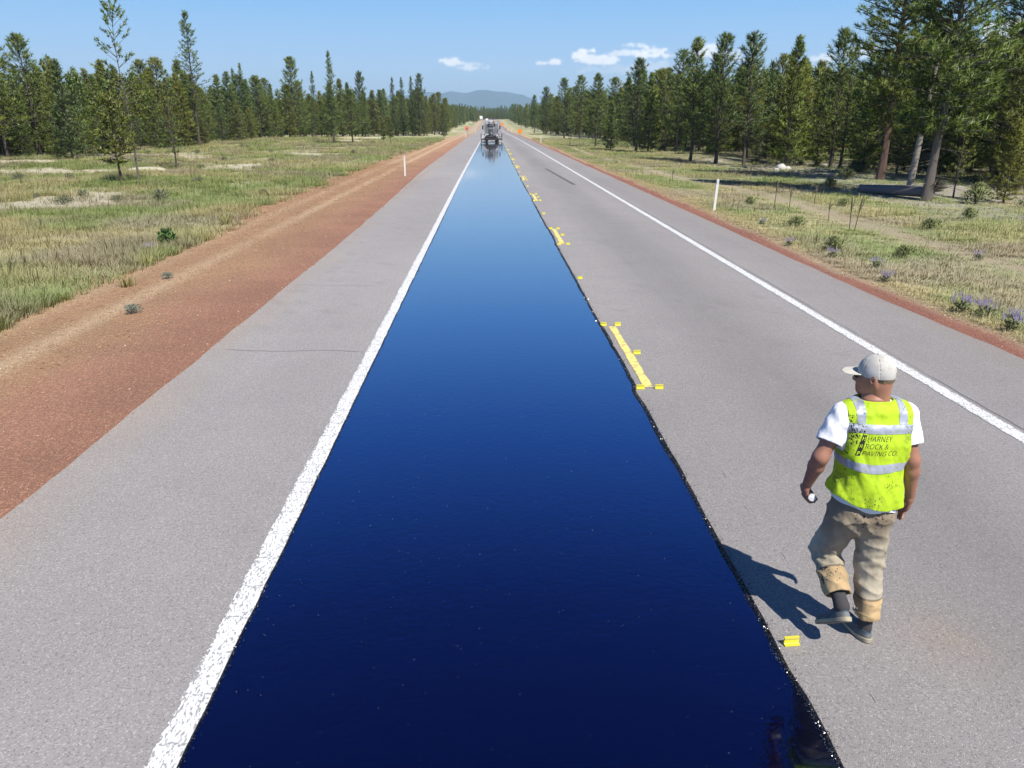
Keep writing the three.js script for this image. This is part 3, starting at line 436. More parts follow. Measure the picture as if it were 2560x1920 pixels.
{
  const q = rngOf(55), gl = [], gr = [], st = [], litter = [];
  const greens = (x, z, dryness) => { const y = fbm(x * .3, z * .3, 33, 3), t = clamp(sstep(.27, .64, y) * .85 + .08 + (q() - .5) * .5 - dryness); const a = [.54, .48, .25], b = [.275, .36, .105]; const k = .8 + .4 * q(), seed = sstep(.5, .66, fbm(x * .3 + 9, z * .3, 51, 3)) * .65; return a.map((v, i) => mix(mix(v, b[i], t), [.40, .335, .25][i], seed) * k); };
  for (let n = 0; n < 165000; n++) { // left meadow
    const d = 7 + 152 * Math.pow(q(), 1.7), lim = Math.min(60, d * .72 + 3), x = -8.1 - (lim - 6) * Math.pow(q(), .9), z = -d; if (!inView(x, z, 6)) continue;
    const sh = 8.35 + 1.3 * sstep(18, 32, d) - .3 * sstep(60, 120, d) + (fbm(x * .35, z * .35, 21, 3) - .5) * -1.4; if (-x < sh + (q() + q() - 1) * 1.3 - .2) continue;
    const s = sandy(x, z) * sstep(12, 16, -x); if (q() < s * .93) continue; const thick = sstep(.36, .6, fbm(x * .45, z * .45, 18, 3)); if (q() > .25 + .75 * thick) continue;
    const sc = (.65 + .6 * q()) * (1 + d / 130); gl.push([x, z, sc, .75 + .5 * thick * q() + .2, q() * 6.28, greens(x, z, s * .3)]);
  }
  for (let n = 0; n < 150000; n++) { // right verge and clearing
    const d = 4.5 + 152 * Math.pow(q(), 1.75), x = 7.9 + (5.5 + Math.min(26, d * .42)) * Math.pow(q(), 1.05), z = -d; if (!inView(x, z, 7)) continue;
    const e = x + (fbm(x * .35, z * .35, 21, 3) - .5) * 1.6 * .45; if (e < 7.9 + .5 * q() * q()) continue;
    const tr = Math.exp(-(((x - trackAt(z)) / .7) ** 2)); if (q() < tr * .93) continue; const lt = sstep(15.5, 19, x) * sstep(20, 26, d) * sstep(90, 60, d); if (q() < lt * .72) continue;
    const edge = sstep(8.9, 8.0, e), thick = sstep(.36, .6, fbm(x * .55, z * .55, 18, 3)); if (q() > .3 + .7 * thick + edge) continue;
    const c = greens(x, z, edge * .9); gr.push([x, z, (.6 + .55 * q()) * (1 + d / 130) * (1 - .35 * edge), .65 + .4 * thick * q(), q() * 6.28, c]);
  }
  for (let n = 0; n < 26000; n++) { // straw and bark chips lying on the cinder shoulder
    const d = 4.5 + 60 * Math.pow(q(), 1.6), x = -5.4 - 4.2 * Math.pow(q(), .75), z = -d; if (!inView(x, z, 1)) continue; const t = q(), k = .6 + .7 * q(); litter.push([x, z, (.35 + .9 * q() * q()) * (1 + d / 60), 1, q() * 6.28, [mix(.34, .56, t) * k, mix(.19, .38, t) * k, mix(.11, .22, t) * k]]);
  }
  for (let n = 0; n < 2600; n++) { const d = 7 + 60 * Math.pow(q(), 1.4), x = 7.75 + 1.1 * q(), z = -d; if (!inView(x, z, 1)) continue; const k = .8 + .5 * q(); litter.push([x, z, (.5 + q()) * (1 + d / 60), 1, q() * 6.28, [.50 * k, .38 * k, .21 * k]]); }
  const g1 = clump(15, .145, .17, .006, 3, 1.1), g2 = clump(15, .135, .16, .006, 8, 1.2), g3 = clump(6, .29, .13, .0035, 12, .5);
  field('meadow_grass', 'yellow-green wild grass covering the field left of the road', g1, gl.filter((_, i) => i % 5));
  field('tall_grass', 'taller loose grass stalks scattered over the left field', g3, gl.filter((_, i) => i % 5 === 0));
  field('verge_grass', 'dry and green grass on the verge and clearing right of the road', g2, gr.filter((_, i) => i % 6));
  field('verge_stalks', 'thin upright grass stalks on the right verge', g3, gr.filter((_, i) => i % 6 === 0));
  const cr = rngOf(9), cp = [], ci = []; for (let k = 0; k < 5; k++) { const a = cr() * 6.28, x = (cr() - .5) * .16, z = (cr() - .5) * .16, l = .010 + .022 * cr(), w = .003 + .003 * cr(), o = cp.length / 3, y = .014; cp.push(x - Math.cos(a) * l, y, z - Math.sin(a) * l, x + Math.sin(a) * w, y + .006, z - Math.cos(a) * w, x + Math.cos(a) * l, y + .004, z + Math.sin(a) * l, x - Math.sin(a) * w, y + .002, z + Math.cos(a) * w); ci.push(o, o + 1, o + 2, o, o + 2, o + 3); }
  const cg = bufferG(cp, { idx: ci }); cg.setAttribute('color', new THREE.Float32BufferAttribute(new Float32Array(cp.length).fill(1), 3)); field('straw_litter', 'straw and bark chips strewn over the red cinder shoulders', cg, litter); scene.children.at(-1).userData.category = 'litter';
}
// single shrubs and flowers
function bushG(h, R, n, seed, w = .014) { const r = rngOf(seed), P = [], N = [], C = []; for (let i = 0; i < n; i++) { const a = r() * 6.28, e = Math.pow(r(), .6) * 1.5, k = Math.pow(r(), .4), c = V3(Math.cos(a) * Math.cos(e) * R * k, (.12 + Math.sin(e) * .88 * k) * h, Math.sin(a) * Math.cos(e) * R * k); for (let q = 0; q < 4; q++) { const d = V3(Math.cos(a) + (r() - .5) * 1.6, .6 + r(), Math.sin(a) + (r() - .5) * 1.6).normalize(), s = V3(r() - .5, r() - .5, r() - .5).cross(d).normalize().multiplyScalar(w), L = h * .22 * (.6 + .8 * r()); P.push(c.x - s.x, c.y - s.y, c.z - s.z, c.x + s.x, c.y + s.y, c.z + s.z, c.x + d.x * L, c.y + d.y * L, c.z + d.z * L); const g = (.55 + .5 * k) * (.8 + .4 * r()); for (let z = 0; z < 3; z++) { N.push(d.x * .6, d.y * .6 + .5, d.z * .6); C.push(g, g, g); } } } return bufferG(P, { nor: N, col: C }); }
const sage = new THREE.MeshPhysicalMaterial({ color: rgb(.25, .27, .16), vertexColors: true, roughness: .8, side: THREE.DoubleSide }), olive = new THREE.MeshPhysicalMaterial({ color: rgb(.25, .29, .12), vertexColors: true, roughness: .8, side: THREE.DoubleSide }), herb = new THREE.MeshPhysicalMaterial({ color: rgb(.10, .20, .05), vertexColors: true, roughness: .7, side: THREE.DoubleSide });
const bushes = [bushG(.6, .55, 340, 21), bushG(.5, .6, 320, 22), bushG(.7, .5, 340, 23)], twig = (seed) => { const r = rngOf(seed), l = []; for (let k = 0; k < 9; k++) { const a = r() * 6.28; l.push(rodG([0, -.03, 0], [Math.cos(a) * .25, .25 + .15 * r(), Math.sin(a) * .25], .012, .005, 4)); } return merged(l); };
const stems = twig(2);
function shrub(x, z, s, k, m, label, group) { s *= .72; const t = base('shrub', x, landY(x, z) - .02, z, k * 2.1); tag(t, label, 'shrub', group); part('stem', stems, bark.grey, t); part('foliage', bushes[k % 3], m, t); t.scale.setScalar(s); }
[[-27.2, -46.7, 1.15, 0, 'grey-green sagebrush on pale sand near the left edge, the larger of two'], [-28.2, -51.5, .8, 1, 'smaller grey-green sagebrush behind and right of the big one at far left'], [-18.9, -37.2, .8, 2, 'low sagebrush in the left field above the white sand mounds'], [-16.4, -35.1, .85, 1, 'dark green low shrub right of the white sand mound in the left field'], [-25.4, -52.3, .7, 0, 'small shrub in the left field behind the bushy yellow-green pine'], [-22.5, -68.6, 1.0, 2, 'rounded shrub on the left field midway to the free-standing dome pine'],
  [-10.5, -37, .6, 2, 'small dark tuft of brush in the left meadow level with the white roadside post'], [-28.9, -96.9, 1.3, 0, 'spreading dark shrub at the foot of the dome-shaped young pine'], [9.76, -24.6, .95, 1, 'blue-green rounded shrub on the right verge behind the near white post'], [8.9, -19.7, .75, 2, 'bright green clump at the grass edge of the right verge'], [14.1, -24.5, .8, 0, 'green shrub on the far side of the right dirt track'], [14.4, -31.6, .9, 1, 'low shrub between the dirt track and the fallen log'], [10.6, -31.7, .7, 2, 'small shrub on the right verge left of the mullein stalks'], [10.4, -19, .7, 0, 'olive shrub between right verge and dirt track, in front of the tall stalks'], [20.2, -44.5, 1.5, 1, 'dark round brush at the foot of the towering dark leaning trunk'], [17.6, -40.5, 1.0, 2, 'dark brush just left of the fallen log end'], [21.3, -33.8, 1.6, 0, 'grey-green brush right of the root end of the fallen log'], [22.6, -32.2, 1.5, 1, 'large pale sage by the right edge of the picture'], [16.6, -26.6, .8, 2, 'shrub in the clearing at right below the fallen log'],
].forEach(([x, z, s, k, label], i) => shrub(x, z, s, k, i % 3 === 1 || x > 0 ? olive : sage, label));
{ const r = rngOf(61); for (let k = 0; k < 34; k++) { const z = -34 - 90 * r(), x = -13 - Math.min(24, -z * .3) * r(); if (inView(x, z)) { const w = near2(leftTrees, x, z); shrub(x, z, .5 + .6 * r(), k, k % 3 ? sage : olive, `low sagebrush in the left field before the ${w}`, `sagebrush before the ${w}`); }; } for (let k = 0; k < 26; k++) { const z = -36 - 70 * r(), x = frontR(z) - 1.5 + 3 * r(); if (inView(x, z)) { const w = near2(rightTrees, x, z); shrub(x, z, .7 + .8 * r(), k, olive, `low brush along the forest foot near the ${w}`, `brush near the ${w}`); }; } }
{ // lupines: a leafy tuft with upright violet spikes
  const leafG = bushG(.28, .24, 110, 31, .012), q = rngOf(6), sp = []; for (let k = 0; k < 26; k++) { const a = q() * 6.28, d = .25 * Math.sqrt(q()), x = Math.cos(a) * d, z = Math.sin(a) * d, h = .26 + .16 * q(); for (let j = 0; j < 5; j++) { const g = new THREE.IcosahedronGeometry(.016 - .002 * j, 0); g.scale(1, .9, 1); g.translate(x + .06 * x, h - .02 + j * .024, z + .06 * z); sp.push(g); } } const spikes = merged(sp);
  const green = new THREE.MeshPhysicalMaterial({ color: rgb(.15, .19, .09), vertexColors: true, roughness: .8, side: THREE.DoubleSide }), violet = std(.30, .25, .42, .8);
  [[-9.0, -20.6, .95, 'violet lupine clump at the grass edge of the left field'], [8.34, -18.5, .9, 'small lupine clump on the right verge, second behind the red edge'], [8.79, -17.2, .95, 'dark violet lupine clump in the middle of the right verge grass'], [8.14, -15.5, .9, 'lupine clump at the straw edge below the dark violet one'], [8.17, -12.83, 1.15, 'brightest violet lupine clump beside the red edge at lower right'], [8.40, -12.5, 1.15, 'pale violet lupine clump touching the brightest one on its right'], [8.75, -12.3, .8, 'faint lupine clump behind the pair at lower right'], [8.25, -11.6, 1.05, 'lupine clump nearest to the right edge of the picture'], [12.15, -18.8, .9, 'lupine clump beside the dirt track on the right'], [7.97, -20.4, .8, 'greyish lupine clump farther along the right straw edge'], [8.76, -24.9, .8, 'small lupine clump near the foot of the near white post']]
    .forEach(([x, z, s, label], i) => { const t = base('lupine', x, landY(x, z) - .01, z, i * 1.9); tag(t, label, 'wildflower'); part('leaves', leafG, green, t); part('flower_spikes', spikes, violet, t); t.scale.setScalar(s * .64); });
  const t = base('green_weed', -8.9, landY(-8.9, -21.6), -21.6); tag(t, 'dark green leafy weed beside the lupine at the left grass edge', 'weed'); part('leaves', bushG(.45, .28, 200, 44, .02), herb, t);
  [[-6.25, -13.3, .5, 'tiny blue-grey plant alone on the left cinder shoulder'], [-6.95, -16.6, .42, 'pale wispy plant on the left cinder shoulder farther than the blue-grey one']].forEach(([x, z, s, label], i) => { const w = base('shoulder_weed', x, landY(x, z), z, i); tag(w, label, 'weed'); part('leaves', bushes[1], std(.26, .30, .25, .9, { vertexColors: true, side: THREE.DoubleSide }), w); w.scale.setScalar(s * .62); });
  [[-7.5, -15.9, 1.2, 'yellow-green grass tuft growing alone on the left cinder shoulder, nearer one'], [-8.2, -18.6, 1.3, 'yellow-green grass tuft at the edge of the left shoulder below the lupine'], [-8.9, -26.6, 1.6, 'spiky pale tuft where the left shoulder meets the meadow']].forEach(([x, z, s, label], i) => { const w = base('grass_tuft', x, landY(x, z), z, i); tag(w, label, 'grass tuft'); part('blades', clump(60, .34, .2, .008, 90 + i, .6), std(.38, .38, .13, .9, { vertexColors: true, side: THREE.DoubleSide }), w); w.scale.setScalar(s * .68); });
}
{ // dead mullein stalks on the right
  const dark = std(.12, .095, .07, .95);
  [[11.06, -30.25, 1.15, .03, 'dead mullein stalk standing left of the others before the dirt track'], [11.47, -29.79, .9, .02, 'thinner dead stalk just right of the leftmost mullein'], [13.52, -32.4, .75, 0, 'dead stalk on the far side of the dirt track'], [11.66, -26.6, .72, -.02, 'short dead stalk between the left and right mulleins'], [11.18, -23.9, 1.08, -.04, 'left one of the two close tall mullein stalks'], [11.29, -23.8, 1.1, .12, 'right one of the two close tall mullein stalks, leaning, with thick head'], [10.05, -43.5, .75, .05, 'distant dead stalk on the right verge short of the far post']].forEach(([x, z, h, l, label]) => {
    const t = base('mullein_stalk', x, landY(x, z), z); tag(t, label, 'dead plant'); t.rotation.z = -l; part('stem', rodG([0, -.05, 0], [0, h * .6, 0], .014, .012, 6), dark, t); const pts = [[.001, 0], [.022, .03], [.027, .12], [.024, .25], [.016, .36], [.002, .42]].map(([r, y]) => new THREE.Vector2(r, y * h)); const hd = new THREE.LatheGeometry(pts, 7); hd.translate(0, h * .58, 0); part('seed_head', hd, dark, t); part('side_head', merged([rodG([0, h * .55, 0], [.05, h * .72, 0], .008, .006, 5), rodG([.05, h * .72, 0], [.07, h * .88, .01], .016, .005, 6)]), dark, t);
  });
}
{ // fallen log with root plate, boulder, sand mounds, branches
  const g0 = std(.13, .12, .125, .95), L = base('fallen_log', 18.0, landY(18.4, -37.4) + .2, -38.0); tag(L, 'long grey fallen log lying in shade at the foot of the towering pines', 'log');  // log grey darkened to carry the shade of the crowns above
  const a = [0, 0, 0], b = [2.15, .06, 2.6]; part('stem', merged([rodG(a, b, .2, .27, 14)]), g0, L);
  const q = rngOf(12), rt = []; for (let k = 0; k < 26; k++) { const an = q() * 6.28, rr = .35 + .6 * q(); rt.push(rodG([2.1, .05, 2.55], [2.3 + Math.cos(an) * rr * .75 + .3 * q(), .1 + Math.abs(Math.sin(an)) * rr, 2.75 - Math.cos(an) * rr * .6], .06, .012, 5)); } part('roots', merged(rt), bark.dark, L).userData.kind = 'stuff';
  const rockG = (s, seed, flat) => { const g = mergeVertices(new THREE.IcosahedronGeometry(1, 4).deleteAttribute('uv').deleteAttribute('normal')), p = g.attributes.position; for (let i = 0; i < p.count; i++) { const v = V3().fromBufferAttribute(p, i), k = .72 + .5 * fbm(v.x * 1.3 + seed, v.y * 1.3, v.z * 1.3, 4); v.multiplyScalar(k * s); v.y *= flat; p.setXYZ(i, v.x, v.y, v.z); } g.computeVertexNormals(); return g; };
  const B = base('boulder', 19.7, landY(19.7, -53.4) + .15, -53.4); tag(B, 'pale white boulder lying in front of the right forest', 'boulder'); part('stone', merged([rockG(.34, 2, .9), rockG(.24, 7, .8).translate(.4, -.08, .1), rockG(.2, 5, .7).translate(-.4, -.12, .2)]), std(.5, .48, .45, .95), B);
  const sandM = new THREE.MeshStandardMaterial({ color: rgb(.92, .84, .62), map: gravelMap, roughness: 1 });
  [[-17.2, -32.0, .85, 'pale sand mound in the left field, the larger right one'], [-18.9, -31.6, .7, 'pale sand mound near the left edge, the smaller left one'], [-23.5, -55.5, 1.6, 'white bare sand bank behind the thin scrubby pine']].forEach(([x, z, s, label], i) => { const m = base('sand_mound', x, landY(x, z) - .12, z, i); tag(m, label, 'sand mound'); part('sand', rockG(s, 20 + i, .3), sandM, m); });
  const dead = std(.24, .2, .17, .95);
  [[17.5, -52.5, 'heap of dead branches behind the white boulder', 1.4], [19.5, -47.5, 'dead branches with rusty needles before the dark leaning trunk', 1.2], [24.4, -32.6, 'dark dead brushwood at the right edge of the picture', 1.5], [-29.5, -66, 'grey dead twigs under the dark pointed pine on the left', 2.0]].forEach(([x, z, label, s], n) => { const r = rngOf(300 + n), l = []; for (let k = 0; k < 40; k++) { const an = r() * 6.28, len = .3 + .8 * r(), px = (r() - .5) * 1.8, pz = (r() - .5) * 1.2, y = .05 + .3 * r(); l.push(rodG([px, y, pz], [px + Math.cos(an) * len, y + .35 * (r() - .35), pz + Math.sin(an) * len], .02, .006, 4)); } const d = base('dead_branches', x, landY(x, z), z); tag(d, label, 'dead branches'); part('branch', merged(l), n === 2 ? bark.dark : dead, d).userData.kind = 'stuff'; d.scale.setScalar(s * .8); });
}
// ------------------------------------------------------------------ temporary lane tabs, posts, signs
{
  const tabM = new THREE.MeshPhysicalMaterial({ color: rgb(.78, .69, .04), roughness: .5, transmission: .15, thickness: 0 }), tapeM = std(.62, .56, .10, .35);
  const sh = new THREE.Shape(); sh.moveTo(.022, 0); sh.lineTo(.022, .004); sh.quadraticCurveTo(.004, .005, .003, .014); sh.lineTo(-.001, .052); sh.lineTo(-.006, .052); sh.lineTo(-.004, .012); sh.quadraticCurveTo(-.005, .004, -.02, .004); sh.lineTo(-.02, 0);
  const body = new THREE.ExtrudeGeometry(sh, { depth: .096, bevelEnabled: true, bevelSize: .0012, bevelThickness: .0012, bevelSegments: 1 }); body.translate(0, 0, -.048); body.rotateY(-Math.PI / 2);
  const tape = boxG(.094, .012, .002, 0, .044, .0035, 0); tape.rotateX(.06);
  const list = [[1.86, -3.98, 'nearest yellow lane tab at the wet tar edge by the worker\'s shadow'], [1.82, -8.84, 'yellow tab at the near end of the first yellow dash, tar side'], [2.05, -8.84, 'yellow tab at the near end of the first yellow dash, lane side'], [2.05, -10.33, 'yellow tab beside the middle of the first yellow dash'], [1.80, -11.92, 'yellow tab at the far end of the first yellow dash, tar side'], [2.03, -11.92, 'yellow tab at the far end of the first yellow dash, lane side'], [1.86, -15.8, 'single yellow tab between the first and second yellow dashes'],
    [1.84, -20.5, 'yellow tab at the near end of the second yellow dash, tar side'], [2.07, -20.5, 'yellow tab at the near end of the second yellow dash, lane side'], [2.07, -22.2, 'yellow tab beside the middle of the second yellow dash'], [1.84, -23.6, 'yellow tab at the far end of the second yellow dash, tar side'], [2.06, -23.6, 'yellow tab at the far end of the second yellow dash, lane side'], [1.9, -27.6, 'single yellow tab between the second and third yellow dashes']];
  for (let k = 2; k < 8; k++) { const [a, b] = dashes[k], d = drift(a); const nth = ['third', 'fourth', 'fifth', 'sixth', 'seventh', 'eighth'][k - 2]; for (const [x, z, w] of [[1.82, a, 'at the near end of the NTH yellow dash, tar side'], [2.07, a, 'at the near end of the NTH yellow dash, lane side'], [2.07, (a + b) / 2, 'beside the middle of the NTH yellow dash'], [1.82, b, 'at the far end of the NTH yellow dash, tar side'], [2.07, b, 'at the far end of the NTH yellow dash, lane side'], [1.9, b - 4.4, 'standing single just beyond the NTH yellow dash']]) list.push([x + d, z, 'yellow tab ' + w.replace('NTH', nth)]); }
  list.forEach(([x, z, label, group], i) => { const t = base('lane_tab', x, roadY(z) + .004, z, (hash3(i, 2, 3) - .5) * .25); tag(t, label, 'lane marker', group); part('body', body, tabM, t); part('reflector', tape, tapeM, t); });
  const postM = std(.66, .655, .61, .7), refM = std(.55, .57, .6, .3);
  [[-5.15, -48.6, 1.28, 'white marker post standing in the red shoulder on the left', .0], [8.35, -29.0, 1.24, 'near white marker post on the right verge, leaning slightly', -.05], [7.87, -123, 1.25, 'second white marker post along the right verge', 0], [7.25, -262, 1.3, 'third white marker post on the right, right of the farthest one', 0], [6.9, -306, 1.35, 'farthest white marker post on the right beside the far road', 0], [-4.9, -170, 1.3, 'white marker post below the red sign on the left', 0], [-4.3, -250, 1.3, 'small distant marker post on the left behind the red sign', 0]]
    .forEach(([x, z, h, label, l]) => { const t = base('marker_post', x, landY(x, z), z); tag(t, label, 'marker post'); t.rotation.z = l; const s = new THREE.Shape(); s.moveTo(-.04, 0); s.lineTo(.04, 0); s.lineTo(.04, h - .03); s.quadraticCurveTo(.04, h, .015, h); s.lineTo(-.015, h); s.quadraticCurveTo(-.04, h, -.04, h - .03); const g = new THREE.ExtrudeGeometry(s, { depth: .022, bevelEnabled: true, bevelSize: .006, bevelThickness: .006, bevelSegments: 2 }); g.translate(0, -.1, -.011); part('post', g, postM, t); part('reflector', boxG(.07, .12, .004, 0, h - .2, .021, 0), refM, t); });
  const orange = std(.95, .24, .015, .5), steel = std(.32, .33, .34, .4, { metalness: .6 }), blackM = std(.03, .03, .03, .7);
  const diamond = (name, x, z, s, y, label, mat) => { const t = base(name, x, landY(x, z), z); tag(t, label, 'road sign'); const sh = new THREE.Shape(), q = s / Math.SQRT2; sh.moveTo(0, -q); sh.lineTo(q, 0); sh.lineTo(0, q); sh.lineTo(-q, 0); const g = new THREE.ExtrudeGeometry(sh, { depth: .02, bevelEnabled: true, bevelSize: .01, bevelThickness: .005, bevelSegments: 2 }); g.translate(0, y, 0); const p = part('panel', g, mat, t); const ln = []; for (let k = 0; k < 4; k++) { const a = k * Math.PI / 2, c = q * .93; ln.push(rodG([Math.cos(a) * c, y + Math.sin(a) * c, .032], [Math.cos(a + 1.571) * c, y + Math.sin(a + 1.571) * c, .032], .012, .012, 5)); } part('border', merged(ln), blackM, p); part('stand', merged([rodG([0, 0, -.04], [0, y + q * .9, -.04], .025), ...[[-.7, .5], [.7, .5], [-.7, -.5], [.7, -.5]].map(([a, b]) => rodG([0, .28, -.04], [a, .02, b], .018))]), steel, t); return t; };
  diamond('road_sign', 7.75, -205, .98, .98, 'bright orange diamond road sign on a low stand on the right', orange);
  diamond('road_sign', 5.2, -330, .95, 2.2, 'farther orange diamond sign just right of the spray truck', orange);
  { const t = base('road_sign', -4.75, landY(-4.75, -172), -172); tag(t, 'red square sign on a post beside the left shoulder', 'road sign'); const p = part('panel', boxG(.78, .78, .03, 0, 1.85, 0, .03), std(.66, .17, .14, .5), t); part('symbol', merged([boxG(.24, .15, .01, -.08, 1.75, .02, 0), boxG(.10, .25, .01, .1, 1.66, .021, 0)]), blackM, p); part('post', merged([rodG([0, 0, -.03], [0, 2.4, -.03], .03), rodG([.25, .4, -.05], [.1, 1.6, -.03], .03)]), steel, t); }
}
{ // vehicles far off at the end of the road
  const glass = std(.03, .04, .05, .1), tyre = std(.02, .02, .02, .8);
  const wheels = (t, xs, zs, r) => { for (const z of zs) for (const x of xs) { const g = new THREE.CylinderGeometry(r, r, .28, 18); g.rotateZ(Math.PI / 2); g.translate(x, r, z); part('wheel', g, tyre, t); } };
  const car = (x, z, c, label, tall) => { const t = base('parked_car', x, landY(x, z) + .06, z); tag(t, label, 'car'); const s = new THREE.Shape(); s.moveTo(-2.2, .3); s.lineTo(2.2, .3); s.lineTo(2.25, .75); s.quadraticCurveTo(2.2, .95, 1.7, 1.0); s.lineTo(.9, 1.05); s.lineTo(.2, tall); s.lineTo(-1.7, tall); s.lineTo(-2.15, 1.05); s.lineTo(-2.25, .7); const g = new THREE.ExtrudeGeometry(s, { depth: 1.7, bevelEnabled: true, bevelSize: .05, bevelThickness: .06, bevelSegments: 2 }); g.translate(0, 0, -.85); g.rotateY(Math.PI / 2); part('body', g, c, t); part('rear_window', boxG(1.4, .42, .04, 0, tall - .32, 2.06, .02), glass, t); part('tail_light', boxG(.18, .2, .06, -.75, .85, 2.26, .02), std(.5, .02, .02, .3), t); part('tail_light', boxG(.18, .2, .06, .75, .85, 2.26, .02), std(.5, .02, .02, .3), t); wheels(t, [-.8, .8], [-1.4, 1.4], .36); };
  const white = std(.8, .8, .8, .35, {}), silver = std(.5, .52, .55, .3, { metalness: .4 }), dark = std(.08, .09, .11, .3);
  car(1.2, -560, white, 'white car far away at the top of the road, left lane', 1.75); car(4.6, -600, silver, 'silver car far away near the right edge of the road top', 1.6); car(-1.8, -640, white, 'white car far off on the left shoulder at the road top', 1.8); car(2.2, -690, dark, 'dark car farthest away where the road meets the trees', 1.6);
  const t = base('box_truck', -6.5, landY(-6.5, -660), -660); tag(t, 'white box truck far off left of the road top before the trees', 'truck'); part('box', boxG(2.4, 2.5, 5, 0, 2.3, .5, .06), white, t); part('cab', boxG(2.1, 1.9, 1.8, 0, 1.55, -3, .2), white, t); part('windshield', boxG(1.8, .7, .05, 0, 2, -3.9, .02), glass, t); part('chassis', boxG(1.4, .25, 7, 0, .85, -.6, .03), dark, t); wheels(t, [-.9, .9], [-3, 1.8], .5);
  const h = base('utility_trailer', -11.5, landY(-11.5, -520), -520); tag(h, 'pale yellowish trailer in the grass far left of the road top', 'trailer'); part('bed', boxG(2.2, .5, 4.5, 0, .85, 0, .05), std(.6, .58, .4, .6), h); part('rail', merged([-1, 1].flatMap((x) => [-2, 0, 2].map((z) => rodG([x, 1.1, z], [x, 2.1, z], .05)).concat([rodG([x, 2.1, -2], [x, 2.1, 2], .05)]))), std(.6, .58, .42, .6), h); wheels(h, [-1, 1], [0], .38);
}
